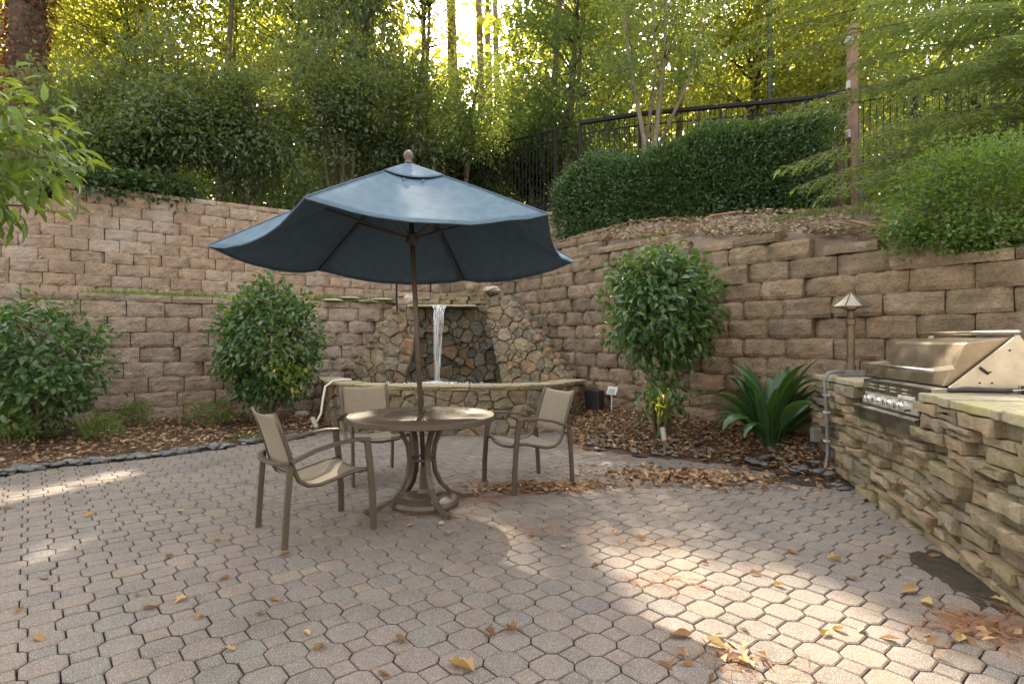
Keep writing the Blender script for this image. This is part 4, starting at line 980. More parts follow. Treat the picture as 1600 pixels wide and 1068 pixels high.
def cloud(C, per, sig, L, W, centre=None, droop=.25, upb=.7, out=.6, jitter=.35, sq=(1, 1, .8), face=.4):
    C = np.asarray(C); k = np.repeat(np.arange(len(C)), per); n = len(k)
    P = C[k]+RNG.normal(size=(n, 3))*np.array(sq)*(sig if np.isscalar(sig) else np.asarray(sig)[k][:, None])
    o = nrm(P-np.array(centre)) if centre is not None else nrm(P-C[k]); o2 = nrm(P-C[k])
    A = rand_unit(n)*.8+o*out+o2*.5; A[:, 2] -= droop
    Nn = rand_unit(n)*.7+o*face; Nn[:, 2] += upb
    Ls = L*(1+jitter*RNG.uniform(-1, 1, n)); Ws = W*(1+jitter*RNG.uniform(-1, 1, n))
    return P, A, Nn, Ls, Ws
def limb(mb, a, b, r0, r1, bend=.15, n=5, seg=5):
    a, b = Vector(a), Vector(b); L_ = (b-a).length; pts = []; off = Vector((random.uniform(-1, 1), random.uniform(-1, 1), random.uniform(-.2, 1)))*bend*L_
    for i in range(seg+1):
        t = i/seg; pts.append(a.lerp(b, t)+off*math.sin(math.pi*t)*(1-t*.4)+Vector((random.gauss(0, .012*L_), random.gauss(0, .012*L_), 0))*(1 if 0 < i < seg else 0))
    mb.tube(pts, [r0+(r1-r0)*i/seg for i in range(seg+1)], n); return pts
def plant(name, label, cat, base, trunks, clumps, per, sig, L, W, lmat, bmat, centre=None, group=None, r0=.1, nlimb=20, carve=False, fold=.2, rich=False, droop=.25, out=.6, upb=.7, crown='crown', stem='trunk', twig=.006, sq=(1, 1, .8), face=.4):
    """trunks: list of polylines (world) with radii; limbs reach out to the leaf clumps"""
    base = Vector(base); root = thing(name, base, 0, label, cat, group); mb = MB(); pts = []
    for path, rads in trunks:
        mb.tube([Vector(p)-base for p in path], rads, 8); 
        m = len(path)
        for i in range(m-1):
            for t in (0, .33, .66):
                pts.append((Vector(path[i]).lerp(Vector(path[i+1]), t), rads[i]+(rads[i+1]-rads[i])*t, (i+t)/(m-1)))
    C = np.asarray(clumps); idx = RNG.permutation(len(C))[:nlimb]; upper = [q for q in pts if q[2] > .25] or pts
    mids = []
    for i in idx:
        c = Vector(C[i]); q = min(upper, key=lambda q_: (q_[0]-c).length+max(0, q_[0].z-c.z+.1*(c-q_[0]).length)*1.5)
        lp_ = limb(mb, q[0]-base, c-base, max(twig, q[1]*.45), twig); mids += lp_[2:]
    for i in RNG.permutation(len(C))[:nlimb*2]:
        c = Vector(C[i])-base
        if mids:
            q = min(mids, key=lambda m_: (m_-c).length)
            if (q-c).length > .05: limb(mb, q, c, twig*1.2, twig*.5, .1, 4, 3)
    mb.build(stem, bmat, root, smooth=True)
    P, A, Nn, Ls, Ws = cloud(C, per, sig, L, W, centre, droop, upb, out, sq=sq, face=face)
    if len(P): 
        me = leaf_mesh(crown, P-np.array(base)*0, A, Nn, Ls, Ws, lmat, fold, carve, False, rich)
        o = link_mesh(crown, me, root); o.location = -base
    return root
# --- camellias
def camellia(px, Y, cz, rx, rz, n, label, extra=None, base_z=.1, per=10):
    X = (px-800)/F*Y; b = (X, Y, base_z); c = (X, Y, cz)
    C = np.vstack([ellip(c, (rx, rx*.8, rz), n, .45)]+([ellip(*e) for e in extra] if extra else []))
    tr_ = []
    for k in range(6):
        a = k*1.05; tx, ty = X+rx*.45*math.cos(a), Y+rx*.4*math.sin(a)
        tr_.append(([(X+.05*math.cos(a), Y+.05*math.sin(a), base_z-.05), (X+.6*(tx-X), Y+.6*(ty-Y), base_z+(cz-base_z)*.5), (tx, ty, cz), (tx+.1*math.cos(a), ty, cz+rz*.6)], [.022, .017, .011, .005]))
    return plant('camellia_bush', label, 'shrub', b, tr_, C, per, .085, .10, .055, M['camellia'], M['bark_grey'], c, 'camellias along the walls', nlimb=45, rich=True, crown='foliage', stem='stems', twig=.004, droop=.35, sq=(1, 1, 1), face=1.1, upb=.5)
camellia(62, 6.9, .98, .76, .76, 310, 'broad glossy green camellia against the lower wall with bare twigs at its foot', per=9)
camellia(420, 8.2, 1.22, .68, .86, 370, 'upright dense camellia in front of the lower wall near the pool hose', per=10)
X3 = (1032-800)/F*6.75
camellia(1032, 6.75, 1.66, .60, .70, 330, 'tall rounded camellia with bare lower stems lit by an orange spotlight', [((X3, 6.6, .66), (.2, .16, .24), 22, .3)], .15, per=10)
# --- hedge
HP = Path([(1.25, 12.3), (3.2, 10.95), (5.15, 9.2)])
def hedge():
    root = thing('hedge', (3.2, 10.9, 3.3), 0, 'long clipped dark green hedge on the mulched slope below the metal fence', 'hedge'); C = []
    nh = vnoise(91)
    for k in range(3600):
        s_ = random.random()*HP.L; p, t = HP.at(s_); n_ = Vector((-t.y, t.x)); u = s_/HP.L
        zg = hill_z(p.x, p.y); top = 4.72+.16*math.sin(min(1, u*1.25)*math.pi*.55)+.16*nh(s_*1.6, 1)+.06*nh(s_*5, 2)-.3*max(0, 1-u*6)-.22*max(0, u-.8)*5
        hw_ = .62+.08*nh(s_*1.3, 5)
        r_ = random.random()
        if r_ < .62: d = -hw_-.0; z = zg-.15+(top-zg+.15)*random.random()**.9
        else: d = random.uniform(-hw_, hw_); z = top
        # rounded shoulder
        zr = (z-zg)/(top-zg)
        if zr > .75: d *= 1-.35*((zr-.75)/.25)**2 if r_ < .62 else 1
        if r_ >= .62: z -= .16*(abs(d)/hw_)**3
        c = p+n_*(d+random.gauss(0, .05)); C.append((c.x, c.y, z+random.gauss(0, .05)))
    P, A, Nn, L, W = cloud(np.array(C), 15, .085, .072, .036, (3.2, 11.2, 3.6), .0, .5, .7)
    me = leaf_mesh('foliage', P, A, Nn, L, W, M['hedge']); o = link_mesh('foliage', me, root); o.location = -root.location
    mb = MB()
    for k in range(60):
        p, t = HP.at(HP.L*(k+.5)/60); z = hill_z(p.x, p.y)-.1; b = Vector((p.x, p.y, z))-Vector(root.location)
        limb(mb, b, b+Vector((random.uniform(-.4, .4), random.uniform(-.5, .3), random.uniform(.8, 1.3))), .014, .005, .1, 4, 3)
    # dense twiggy inside
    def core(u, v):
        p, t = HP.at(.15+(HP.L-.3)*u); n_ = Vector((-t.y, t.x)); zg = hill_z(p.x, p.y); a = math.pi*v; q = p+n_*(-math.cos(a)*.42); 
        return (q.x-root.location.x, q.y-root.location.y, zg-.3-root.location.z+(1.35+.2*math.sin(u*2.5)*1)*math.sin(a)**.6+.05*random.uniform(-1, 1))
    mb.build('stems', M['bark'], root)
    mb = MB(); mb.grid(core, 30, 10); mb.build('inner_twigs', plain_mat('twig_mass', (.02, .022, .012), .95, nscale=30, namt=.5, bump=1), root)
hedge()
# --- evergreen shrubs behind the upper wall
def shrub_px(name, label, x0, x1, y0, y1, Y, dep, n, per, sig, L, W, lm, bm, group=None, shell=.5, zb=3.9, carve=True, nl=26, cat='shrub', droop=.25, stems=4, lumpy=False, **kw):
    a, b = at(x0, y1, Y), at(x1, y0, Y); c = ((a.x+b.x)/2, Y, (a.z+b.z)/2); r = ((b.x-a.x)/2, dep, (b.z-a.z)/2)
    if lumpy:
        Cs = []
        for k in range(9):
            f = random.uniform(.38, .62); cc = ellip(c, (r[0]*.75, r[1]*.6, r[2]*.72), 1, .2)[0]; Cs.append(ellip(cc, (r[0]*f, r[1]*f*1.1, r[2]*f*.8), n//9, .55))
        C = np.vstack(Cs)
    else: C = ellip(c, r, n, shell)
    tr_ = []
    for k in range(stems):
        an = 6.28*k/max(1, stems)+.5; q = .3 if stems > 1 else 0
        tr_.append(([(c[0]+.1*q*math.cos(an), Y+.1*q*math.sin(an), zb-.1), (c[0]+r[0]*q*math.cos(an)*.6, Y+dep*q*math.sin(an)*.6, (zb+c[2])/2), (c[0]+r[0]*q*math.cos(an)*1.2, Y+dep*q*math.sin(an), c[2]+r[2]*.5)], [.07, .05, .02]))
    return plant(name, label, cat, (c[0], Y, zb), tr_, C, per, sig, L, W, lm, bm, c, group, nlimb=nl, carve=carve, droop=droop, **kw)
GEV = 'evergreens behind the upper wall'
ev = [(10, 230, 120, 325, 11.8, 'low dense evergreen shrub beside the ivy-covered trunk'), (150, 360, 55, 325, 12.6, 'tall dark evergreen shrub above the ivy on the upper wall'),
      (290, 480, 85, 330, 13.4, 'grey-green evergreen shrub with yellow light showing through its base'), (420, 640, 40, 335, 14.3, 'evergreen shrub under the drooping grey tree behind the umbrella'), (550, 730, 100, 330, 15.2, 'small-leaved evergreen shrub behind the umbrella finial')]
for i, (x0, x1, y0, y1, Y, lb) in enumerate(ev):
    shrub_px('evergreen_shrub', lb, x0, x1, y0, y1, Y, 1.4, 460, 34, .21, .12, .055, M['evergreen'], M['bark'], GEV, crown='foliage', stem='stems', zb=3.95, carve=True, lumpy=True)
for (x0, x1, y0, y1, Y, lb) in ((640, 800, 165, 345, 17.3, 'dark leafy shrub seen through the pickets left of the fence corner'), (770, 915, 150, 350, 17.8, 'dark leafy shrub behind the fence corner post')):
    shrub_px('fence_shrub', lb, x0, x1, y0, y1, Y, 1.2, 300, 30, .24, .14, .07, M['darktree'], M['bark'], 'shrubs behind the fence corner', crown='foliage', stem='stems', zb=4.3, carve=True, lumpy=True)
# --- taller trees (crowns reach above the picture and shade the patio)
def tree(name, label, base, h, r0, crowns, per, sig, L, W, lm, bm, group=None, lean=(.5, .3), nl=40, carve=True, **kw):
    bx_, by_, bz_ = base
    path = [(bx_, by_, bz_-.3), (bx_+lean[0]*.3, by_+lean[1]*.3, bz_+h*.3), (bx_+lean[0]*.7+random.uniform(-.1, .1), by_+lean[1]*.7, bz_+h*.65), (bx_+lean[0], by_+lean[1], bz_+h)]
    C = np.vstack([ellip(c, r, n, s_) for c, r, n, s_ in crowns])
    return plant(name, label, 'tree', base, [(path, [r0, r0*.85, r0*.6, r0*.25])], C, per, sig, L, W, lm, bm, C.mean(0), group, nlimb=nl, carve=carve, **kw)
def P3(px, py, Y): return tuple(at(px, py, Y))
# drooping grey tree in the middle
q = at(545, 60, 15.5)
tree('weeping_tree', 'drooping grey-green tree hanging over the evergreens behind the umbrella', (q.x, 15.8, 4.2), 7.5, .16, [((q.x, 15.5, 8.6), (1.7, 1.4, 2.6), 150, .4), ((q.x+.3, 15.4, 11.6), (2.2, 1.8, 1.8), 120, .3)], 60, .26, .17, .05, M['evergreen'], M['bark'], droop=1.2)
# dark tree over the fence corner
q = at(880, 60, 15.5)
tree('dark_tree', 'dense dark green tree with crooked limbs over the fence corner', (q.x, 16, 4.2), 7, .15, [((q.x, 15.6, 8.3), (1.9, 1.5, 2.3), 170, .35), ((q.x-.5, 15.8, 11.2), (2.3, 1.8, 1.6), 100, .3)], 60, .26, .115, .055, M['darktree'], M['bark'])
q = at(745, 140, 14.8)
tree('yellowish_tree', 'light green tree leaning over the fence beside the umbrella top', (q.x-.5, 15.6, 4.2), 4.5, .08, [((q.x, 14.7, 7.2), (1.35, .9, 1.3), 130, .3)], 50, .2, .10, .045, M['mid'], M['bark'], lean=(.6, -.6))
# multi-stem tree before the fence
b = at(1016, 300, 12.7); b = (b.x, 12.7, 3.6)
st = [([(b[0]-.08, 12.7, 3.4), (b[0]-.12, 12.7, 5.6), (b[0]-.45, 12.6, 7.2), (b[0]-.75, 12.4, 9.2)], [.065, .055, .04, .02]), ([(b[0]+.12, 12.7, 3.4), (b[0]+.1, 12.7, 5.6), (b[0]+.28, 12.6, 7.4), (b[0]+.35, 12.5, 9.6)], [.07, .06, .045, .02]), ([(b[0]+.12, 12.7, 5.4), (b[0]+.75, 12.5, 6.8), (b[0]+1.15, 12.4, 8.6)], [.045, .03, .015]), ([(b[0]-.1, 12.7, 5.5), (b[0]+.1, 12.6, 7.2), (b[0]-.05, 12.5, 9.5)], [.045, .03, .015])]
C = np.vstack([ellip((b[0]+.05, 12.6, 8.0), (1.35, 1.2, 1.5), 130, .3), ellip((b[0]+.1, 12.6, 10.2), (1.9, 1.6, 1.4), 90, .3)])
plant('multi_stem_tree', 'slender multi-stemmed tree with pale bark rising from the hedge in front of the fence', 'tree', b, st, C, 42, .22, .095, .042, M['mid'], M['bark_grey'], C.mean(0), carve=True, nlimb=60)
# yellow trees behind
GY = 'yellow-green trees behind'
for (px, py, Y, rx, rz, h, lb) in ((190, 60, 20, 3.0, 3.4, 9, 'yellow-green backlit maple behind the evergreen shrubs beside the ivy trunk'), (340, 20, 23, 3.2, 4.2, 12, 'tall yellow-leaved tree above the dark evergreen shrub'), (1180, 60, 18.5, 2.9, 3.2, 9, 'yellow-green tree behind the dark lamp pole'), (1320, 90, 16.5, 2.4, 2.4, 7, 'bright yellow-leaved tree behind the reddish post'), (1060, 30, 21, 3.0, 3.8, 11, 'yellow-green tree behind the slender multi-stemmed tree'), (640, 70, 22, 2.4, 3.2, 10, 'thin yellow-leaved tree among the pine trunks')):
    q = at(px, py, Y); tree('maple_tree', lb, (q.x, Y+.4, 5), h, .14, [((q.x, Y, q.z), (rx, rx*.7, rz), 190 if px != 640 else 70, .3), ((q.x, Y, q.z+3.6), (rx*1.2, rx*.8, 2.4), 90 if px != 640 else 40, .3)], 44, .34, .15, .085, M['yellow'], M['bark'], GY)
# pines
for i, (px, Y, r_) in enumerate(((628, 34, .19), (663, 30, .17), (704, 24, .24), (749, 27, .2), (763, 31, .22), (775, 29, .17))):
    q = at(px, 0, Y); z0 = 5.5
    lab = ['far pine with a pale bare trunk left of the thicker pines', 'pine with a slim bare trunk beside the thick pine', 'thickest bare pine trunk between the umbrella and the sky gap', 'pine with a straight bare trunk edging the open sky gap', 'bare pine trunk, middle one of three close together', 'slimmest of three bare pine trunks standing close together'][i]
    C = np.vstack([ellip((q.x, Y, 21+i % 3), (2.6, 2.6, 3.2), 70, .3)])
    plant('pine_tree', lab, 'tree', (q.x, Y, z0), [([(q.x, Y, z0-.3), (q.x+.1, Y, 12), (q.x-.05, Y, 18), (q.x, Y, 24)], [r_, r_*.9, r_*.75, .05])], C, 40, .35, .22, .03, M['conifer'], M['bark_pine'], C.mean(0), 'tall pines behind', nlimb=25, carve=True)
# ivy-clad trunk upper left
q = at(38, 60, 13.2)
iv = thing('ivy_trunk_tree', (q.x, 13.2, 3.8), 0, 'thick tree trunk covered in reddish brown ivy above the upper wall', 'tree')
mb = MB(); mb.tube([(0, 0, -.3), (.05, 0, 3), (0, .1, 6), (.1, 0, 10)], [.42, .36, .32, .25], 12); 
for k in range(14):
    a = random.uniform(0, 6.28); limb(mb, (0, 0, random.uniform(5.5, 9.5)), (3.2*math.cos(a), 2.6*math.sin(a), random.uniform(7, 11.5)), .09, .02, .12)
mb.build('trunk', M['bark'], iv, smooth=True)
n = 7000; a = RNG.uniform(0, 6.283, n); z = RNG.uniform(-.2, 9, n); rr_ = .40+np.abs(RNG.normal(0, .10, n))-z*.012+.09*np.sin(z*2.3+a*2)
P = np.stack([np.cos(a)*rr_, np.sin(a)*rr_, z], 1); A = np.stack([np.cos(a)*.5, np.sin(a)*.5, -.7+0*z], 1)+rand_unit(n)*.5; Nn = np.stack([np.cos(a), np.sin(a), .3+0*z], 1)+rand_unit(n)*.4
link_mesh('ivy', leaf_mesh('ivy', P, A, Nn, RNG.uniform(.07, .13, n), RNG.uniform(.05, .1, n), M['redivy']), iv)
C = np.vstack([ellip((0, 0, 10.5), (4.2, 3.2, 2.0), 170, .2)]); P, A, Nn, L, W = cloud(C, 40, .4, .15, .085, (0, 0, 10), .3)
me = leaf_mesh('crown', P+np.array([q.x, 13.2, 3.8]), A, Nn, L, W, M['yellow'], carve=True); o = link_mesh('crown', me, iv); o.location = -iv.location
# upper canopy trees closing the sky above the picture
GT_ = 'tall shade trees behind'
for (px, Y, zc, rx, rz, n, mat, lb) in ((420, 21, 14.5, 4.2, 2.8, 190, 'mid', 'tall shade tree whose crown spreads above the drooping grey tree'), (900, 20, 14.5, 4.0, 2.6, 170, 'mid', 'tall shade tree whose crown spreads above the dark tree'), (120, 19, 13.5, 4.2, 2.8, 180, 'yellow', 'tall yellowish shade tree crown above the ivy-clad trunk'), (1200, 18, 13, 4.0, 2.6, 170, 'yellow', 'tall yellowish shade tree crown above the lamp pole'), (640, 20, 16.6, 4.6, 2.6, 240, 'mid', 'tall shade tree whose crown closes over the pine trunks'), (300, 17, 15.2, 4.2, 2.2, 200, 'mid', 'tall shade tree whose crown spreads above the tall dark evergreen'), (860, 17, 15.2, 3.8, 2.2, 190, 'darktree', 'tall dark shade tree crown above the slender multi-stemmed tree')):
    X = (px-800)/F*Y; tree('shade_tree', lb, (X, Y+1.5, 5), 10, .13, [((X, Y, zc), (rx, 2.6, rz), n, .15)], 46, .4, .17, .09, M[mat], M['bark'], GT_)
# woodland far behind
def wood(name, label, n, X, Y, Z, hfun, per, sig, L, W, mat):
    C = np.stack([RNG.uniform(*X, n), RNG.uniform(*Y, n), RNG.uniform(*Z, n)], 1); C = C[C[:, 2] < hfun(C[:, 0])]
    P, A, Nn, L, W = cloud(C, per, sig, L, W, None, .3)
    return tag(link_mesh(name, leaf_mesh(name, P, A, Nn, L, W, M[mat], carve=True)), label, 'woodland', kind='stuff')
wood('woodland', 'distant backlit yellow-green woodland beyond the fence', 5200, (-34, 34), (26, 38), (4.5, 24), lambda x: 19+3*np.sin(x*.45)+1.8*np.sin(x*1.3+1)-6*np.exp(-((x+1.6)/1.1)**2), 19, .75, .54, .36, 'yellow')
wood('woodland', 'green middle-distance woodland behind the yellow-green trees', 1700, (-24, 22), (23.5, 26), (4.5, 15), lambda x: 10.5+1.6*np.sin(x*.6+2)+1.2*np.sin(x*1.7)-3*np.exp(-((x+1.3)/.9)**2), 36, .55, .26, .15, 'mid')
wood('undergrowth', 'dark green undergrowth beneath the trees beyond the fence', 2300, (-17, 15), (17.5, 23), (3.8, 10.5), lambda x: 8.2+1.1*np.sin(x*.8)+.7*np.sin(x*2.1+1), 32, .42, .21, .115, 'darktree')
# --- ivy spilling over the upper wall
C = []
for k in range(210):
    s_ = random.uniform(W_UP.s_of_px(50), W_UP.s_of_px(300)); p, t = W_UP.at(s_); off = random.uniform(-.03, .8); C.append((p.x-t.y*off, p.y+t.x*off, 4.12+random.uniform(-.05, .22)-(.22*random.random() if off < .05 else 0)))
P, A, Nn, L, W = cloud(np.array(C), 14, .11, .10, .085, None, .5, .8)
iv2 = link_mesh('ground_ivy', leaf_mesh('ground_ivy', P, A, Nn, L, W, M['ivy'])); tag(iv2, 'dark ivy creeping over the cap of the upper wall', 'ivy', kind='stuff')
# --- big-leaved tree leaning in from beyond the left bed
C = ellip((-5.45, 5.75, 3.15), (.98, .8, .8), 110, .3); bb_ = (-6.5, 5.75, .05)
plant('glossy_tree', 'broad-leaved tree leaning in over the left bed with large bright leaves', 'tree', bb_, [([(-6.5, 5.75, -.1), (-6.35, 5.75, 1.4), (-5.9, 5.75, 2.6), (-5.4, 5.75, 3.5)], [.08, .065, .045, .02])], C, 9, .13, .20, .072, M['biglear'], M['bark_grey'], (-5.6, 5.75, 3.3), nlimb=50, rich=True, droop=.7, twig=.005)
# --- bright shrub at the right wall top
c = at(1545, 305, 5.35); C = np.vstack([ellip((c.x, 5.35, c.z), (.78, .55, .5), 330, .4), ellip((c.x-.25, 4.98, 2.2), (.55, .22, .16), 60, .3), ellip((c.x-.75, 5.3, 2.32), (.3, .25, .16), 40, .3)])
plant('spreading_shrub', 'bright green small-leaved shrub trailing over the wall top above the grill', 'shrub', (c.x, 5.45, 2.2), [([(c.x+dx, 5.45, 2.0), (c.x+dx*2.5, 5.4, 2.5), (c.x+dx*4, 5.35, 2.9)], [.02, .014, .006]) for dx in (-.12, -.05, .05, .12)], C, 34, .085, .042, .026, M['lime'], M['bark_grey'], (c.x, 5.5, 2.4), nlimb=60, crown='foliage', stem='stems', twig=.004, droop=.2)
c = at(1430, 255, 8.4); C = ellip((c.x, 8.4, c.z), (.75, .6, .75), 130, .3); zb = hill_z(c.x, 8.4)
plant('twiggy_shrub', 'open twiggy shrub with bare dark stems on the mulch before the fence', 'shrub', (c.x, 8.4, zb), [([(c.x+.05*k, 8.4, zb-.1), (c.x+.14*k, 8.4+.05*k, zb+.7), (c.x+.26*k, 8.4, zb+1.5)], [.022, .016, .007]) for k in (-3, -2, -1, 0, 1, 2, 3)], C, 16, .13, .07, .04, M['lime'], M['bark'], nlimb=40, crown='foliage', stem='stems')
for (px, py, Y, lb) in ((1560, 160, 11.8, 'leafy green tree behind the fence past the conifer'), (1480, 120, 13.5, 'mid green tree behind the fence and the conifer boughs')):
    q = at(px, py, Y); tree('fence_tree', lb, (q.x, Y+.3, 4), 5, .1, [((q.x, Y, q.z), (2.2, 1.2, 2.2), 120, .3), ((q.x+.3, Y, q.z+3), (2.4, 1.4, 2), 90, .3)], 40, .28, .12, .06, M['mid'], M['bark'], 'trees behind the fence')
# --- conifer with sweeping boughs, trunk beyond the frame
def conifer():
    tx, ty = 7.9, 7.6; zb = 3.3; base = Vector((tx, ty, zb)); root = thing('hemlock_tree', base, 0, 'conifer with sweeping feathery boughs reaching over the wall top and reddish post', 'tree')
    mb = MB(); mb.tube([(0, 0, -.3), (0, 0, 3), (.05, 0, 7), (0, 0, 9)], [.2, .17, .1, .03], 10)
    Ps, As, Ns = [], [], []
    tips = [(1222, 262, 6.3), (1250, 290, 6.1), (1290, 300, 5.9), (1330, 262, 6.4), (1240, 168, 6.8), (1320, 150, 7.0), (1360, 205, 6.3), (1190, 96, 7.6), (1110, 86, 8.0), (1170, 40, 7.8), (1330, 60, 6.8), (1420, 130, 6.2), (1480, 190, 6.2), (1500, 100, 6.0), (1090, 20, 8.3), (1210, 0, 7.5), (1350, 5, 6.6), (1440, 20, 6.0), (1560, 60, 6.0), (1580, 130, 6.3), (1300, 110, 7.4), (1450, -40, 6.4), (1300, -40, 7.4)]
    for (px, py, Y) in tips:
        tip = at(px, py, Y)-base; Lh = math.hypot(tip.x, tip.y); start = Vector((0, 0, tip.z+.16*Lh+random.uniform(-.1, .2))); ctrl = start.lerp(tip, .55)+Vector((0, 0, .10*Lh)); path = []
        for i in range(13):
            t = i/12; path.append(start*(1-t)**2+ctrl*2*t*(1-t)+tip*t*t)
        mb.tube(path, [.017*(1-i/12)+.003 for i in range(13)], 5)
        for j in range(48):
            t = .22+.78*j/47; f = t*12; i = min(11, int(f)); p = path[i].lerp(path[i+1], f-i); d = (path[i+1]-path[i]).normalized(); sd = d.cross(Vector((0, 0, 1))).normalized()*(1 if j % 2 else -1)
            tl = (.46*(1-t)**.7+.10)*random.uniform(.7, 1.15); dr = (d*.75+sd*.65+Vector((0, 0, -.22-.3*random.random()))).normalized()
            m = max(8, int(tl*80)); q0 = np.array(p); dd = np.array(dr); u = np.linspace(0, 1, m); sag = np.zeros((m, 3)); sag[:, 2] = -.25*tl*u**2
            X = q0+dd*(u*tl)[:, None]+sag
            if j % 2 == 0: mb.tube([p, p+dr*tl*.5+Vector((0, 0, -.05*tl)), p+dr*tl+Vector((0, 0, -.22*tl))], .0028, 3)
            sdv = nrm(np.cross(dd, [0, 0, 1.0]))
            for sg in (-1, 1):
                # side twiglets carry the needles in a flat spray
                Ps.append(X+RNG.normal(0, .006, (m, 3))); As.append(dd*.8+sdv*sg*.8+RNG.normal(0, .22, (m, 3))+np.array([0, 0, -.1])); Ns.append(np.array([0, 0, 1.0])+RNG.normal(0, .25, (m, 3)))
    P, A, Nn = np.vstack(Ps), np.vstack(As), np.vstack(Ns); n = len(P)
    mb.build('trunk', M['bark'], root, smooth=True)
    link_mesh('needles', leaf_mesh('needles', P, A, Nn, RNG.uniform(.06, .12, n), RNG.uniform(.010, .017, n), M['conifer'], .1), root)
    # upper crown beyond the picture
    C = ellip((0, 0, 5.8), (1.6, 1.6, 2.6), 120, .3); P, A, Nn, L, W = cloud(C, 40, .25, .09, .014, (0, 0, 5), .4); link_mesh('crown', leaf_mesh('crown', P, A, Nn, L, W, M['conifer']), root)
conifer()
# --- cast iron plant
ap = G(1200, 700, .05); asp = thing('strap_leaf_plant', (2.72, 6.05, .06), 0, 'clump of broad dark strap leaves in the bed beside the stone counter', 'plant')
ra = random.Random(4)
for k in range(46):
    az = ra.uniform(0, 6.28) if k > 12 else R(-90)+ra.uniform(-1.6, 1.6); L_ = ra.uniform(.62, .98); el = ra.uniform(R(62), R(89)); wmax = ra.uniform(.05, .074); bend = ra.uniform(.8, 2.7)*(1.1 if el < R(72) else .75)
    st_ = L_*.35; pts = []; p = Vector((.06*math.cos(az)*ra.random(), .06*math.sin(az)*ra.random(), 0)); e = el; m = 12
    for i in range(m+1):
        pts.append(p.copy()); h = Vector((math.cos(az), math.sin(az), 0)); p = p+(h*math.cos(e)+Vector((0, 0, math.sin(e))))*(L_*1.25/m); e -= bend/m*(i/m)*2
    mb = MB(); V = []; sd = Vector((-math.sin(az), math.cos(az), 0)); tw = ra.uniform(-.5, .5)
    for i, q in enumerate(pts):
        t = i/m; wv = .006 if t < .3 else .006+wmax*math.sin(math.pi*min(1, (t-.3)/.7)**.8); wv = max(wv, .002)
        tdir = (pts[min(i+1, m)]-pts[max(i-1, 0)]).normalized(); nn_ = sd.cross(tdir); s2 = sd*math.cos(tw*t)+nn_*math.sin(tw*t)
        V += [q-s2*wv+nn_*wv*.3, q, q+s2*wv+nn_*wv*.3]
    mb.add(V, [(3*i+j, 3*i+j+1, 3*i+j+4, 3*i+j+3) for i in range(m) for j in (0, 1)]); mb.build('leaf', M['aspid'], asp, smooth=True)
# --- weeds and small growth
def weed(px, py, z, sz, n, label, mat='grass', flower=False, Lf=.06, Wf=.02):
    b = G(px, py, z); root = thing('weed', b, 0, label, 'weed', 'weeds in the beds'); C = ellip((0, 0, sz[2]*.55), (sz[0], sz[1], sz[2]*.5), n, .1)
    mb = MB()
    for c in C[::2]: limb(mb, (c[0]*.3, c[1]*.3, -.02), c, .004, .002, .15, 4, 3)
    mb.build('stems', M['bark_grey'], root)
    P, A, Nn, L, W = cloud(C, 12, .035, Lf, Wf, (0, 0, 0), -.3); link_mesh('foliage', leaf_mesh('foliage', P, A, Nn, L, W, M[mat]), root)
    if flower:
        for k in range(3):
            mb = MB(); c = C[k]; mb.lathe([(.004, 0), (.02, .008), (.024, .02), (.008, .024)], 8, c); mb.build('flower', plain_mat('red_petal', (.5, .02, .03), .6), root)
weed(155, 690, .03, (.30, .22, .30), 40, 'feathery green weed in the left bed nearest the pebbles')
weed(205, 668, .07, (.28, .2, .34), 40, 'grey-green weed patch against the foot of the lower wall', 'grass')
weed(330, 668, .05, (.34, .22, .34), 46, 'low green weed with red blooms between the two left camellias', 'grass', True)
weed(20, 702, .02, (.3, .2, .42), 30, 'wiry weed at the foot of the broad left camellia', 'grass')
weed(385, 690, .0, (.34, .08, .06), 34, 'bright low moss tuft on the pebble edge behind the turned chair', 'lime', False, .03, .01)
weed(520, 583, .68, (.09, .07, .1), 14, 'tiny green tuft growing on the pool coping', 'grass')
def grass_strip(name, label, pts, n, h, mat):
    P = []; A = []
    for k in range(n):
        i = random.randrange(len(pts)-1); a, b = Vector(pts[i]), Vector(pts[i+1]); q = a.lerp(b, random.random())+Vector((random.gauss(0, .08), random.gauss(0, .10), 0)); P.append(q); A.append((random.gauss(0, .4), random.gauss(0, .4), 1))
    L = RNG.uniform(.4, 1.2, n)*h; o = link_mesh(name, leaf_mesh(name, np.array(P), np.array(A), rand_unit(n), L, L*.12, M[mat])); return tag(o, label, 'grass', kind='stuff')
def lw(px, off=.3, z=1.86): p, t = W_LEFT.at(W_LEFT.s_of_px(px)); return (p.x-t.y*off, p.y+t.x*off, z)
grass_strip('grass', 'fringe of grass growing on the ledge above the lower wall', [lw(140), lw(230), lw(300), lw(350)], 900, .16, 'grass')
grass_strip('grass', 'patch of grass on the ledge behind the waterfall', [lw(500, .5, 1.9), lw(600, .6, 1.9), lw(690, .5, 1.95)], 700, .2, 'grass')
grass_strip('grass', 'sparse grass sprouting on the mulched slope', [tuple(Vector((q_.x, q_.y, hill_z(q_.x, q_.y)))) for q_ in (at(1210, 345, 7.4), at(1290, 345, 7.2), at(1400, 345, 6.6), at(1330, 335, 7.6))], 500, .12, 'lime')
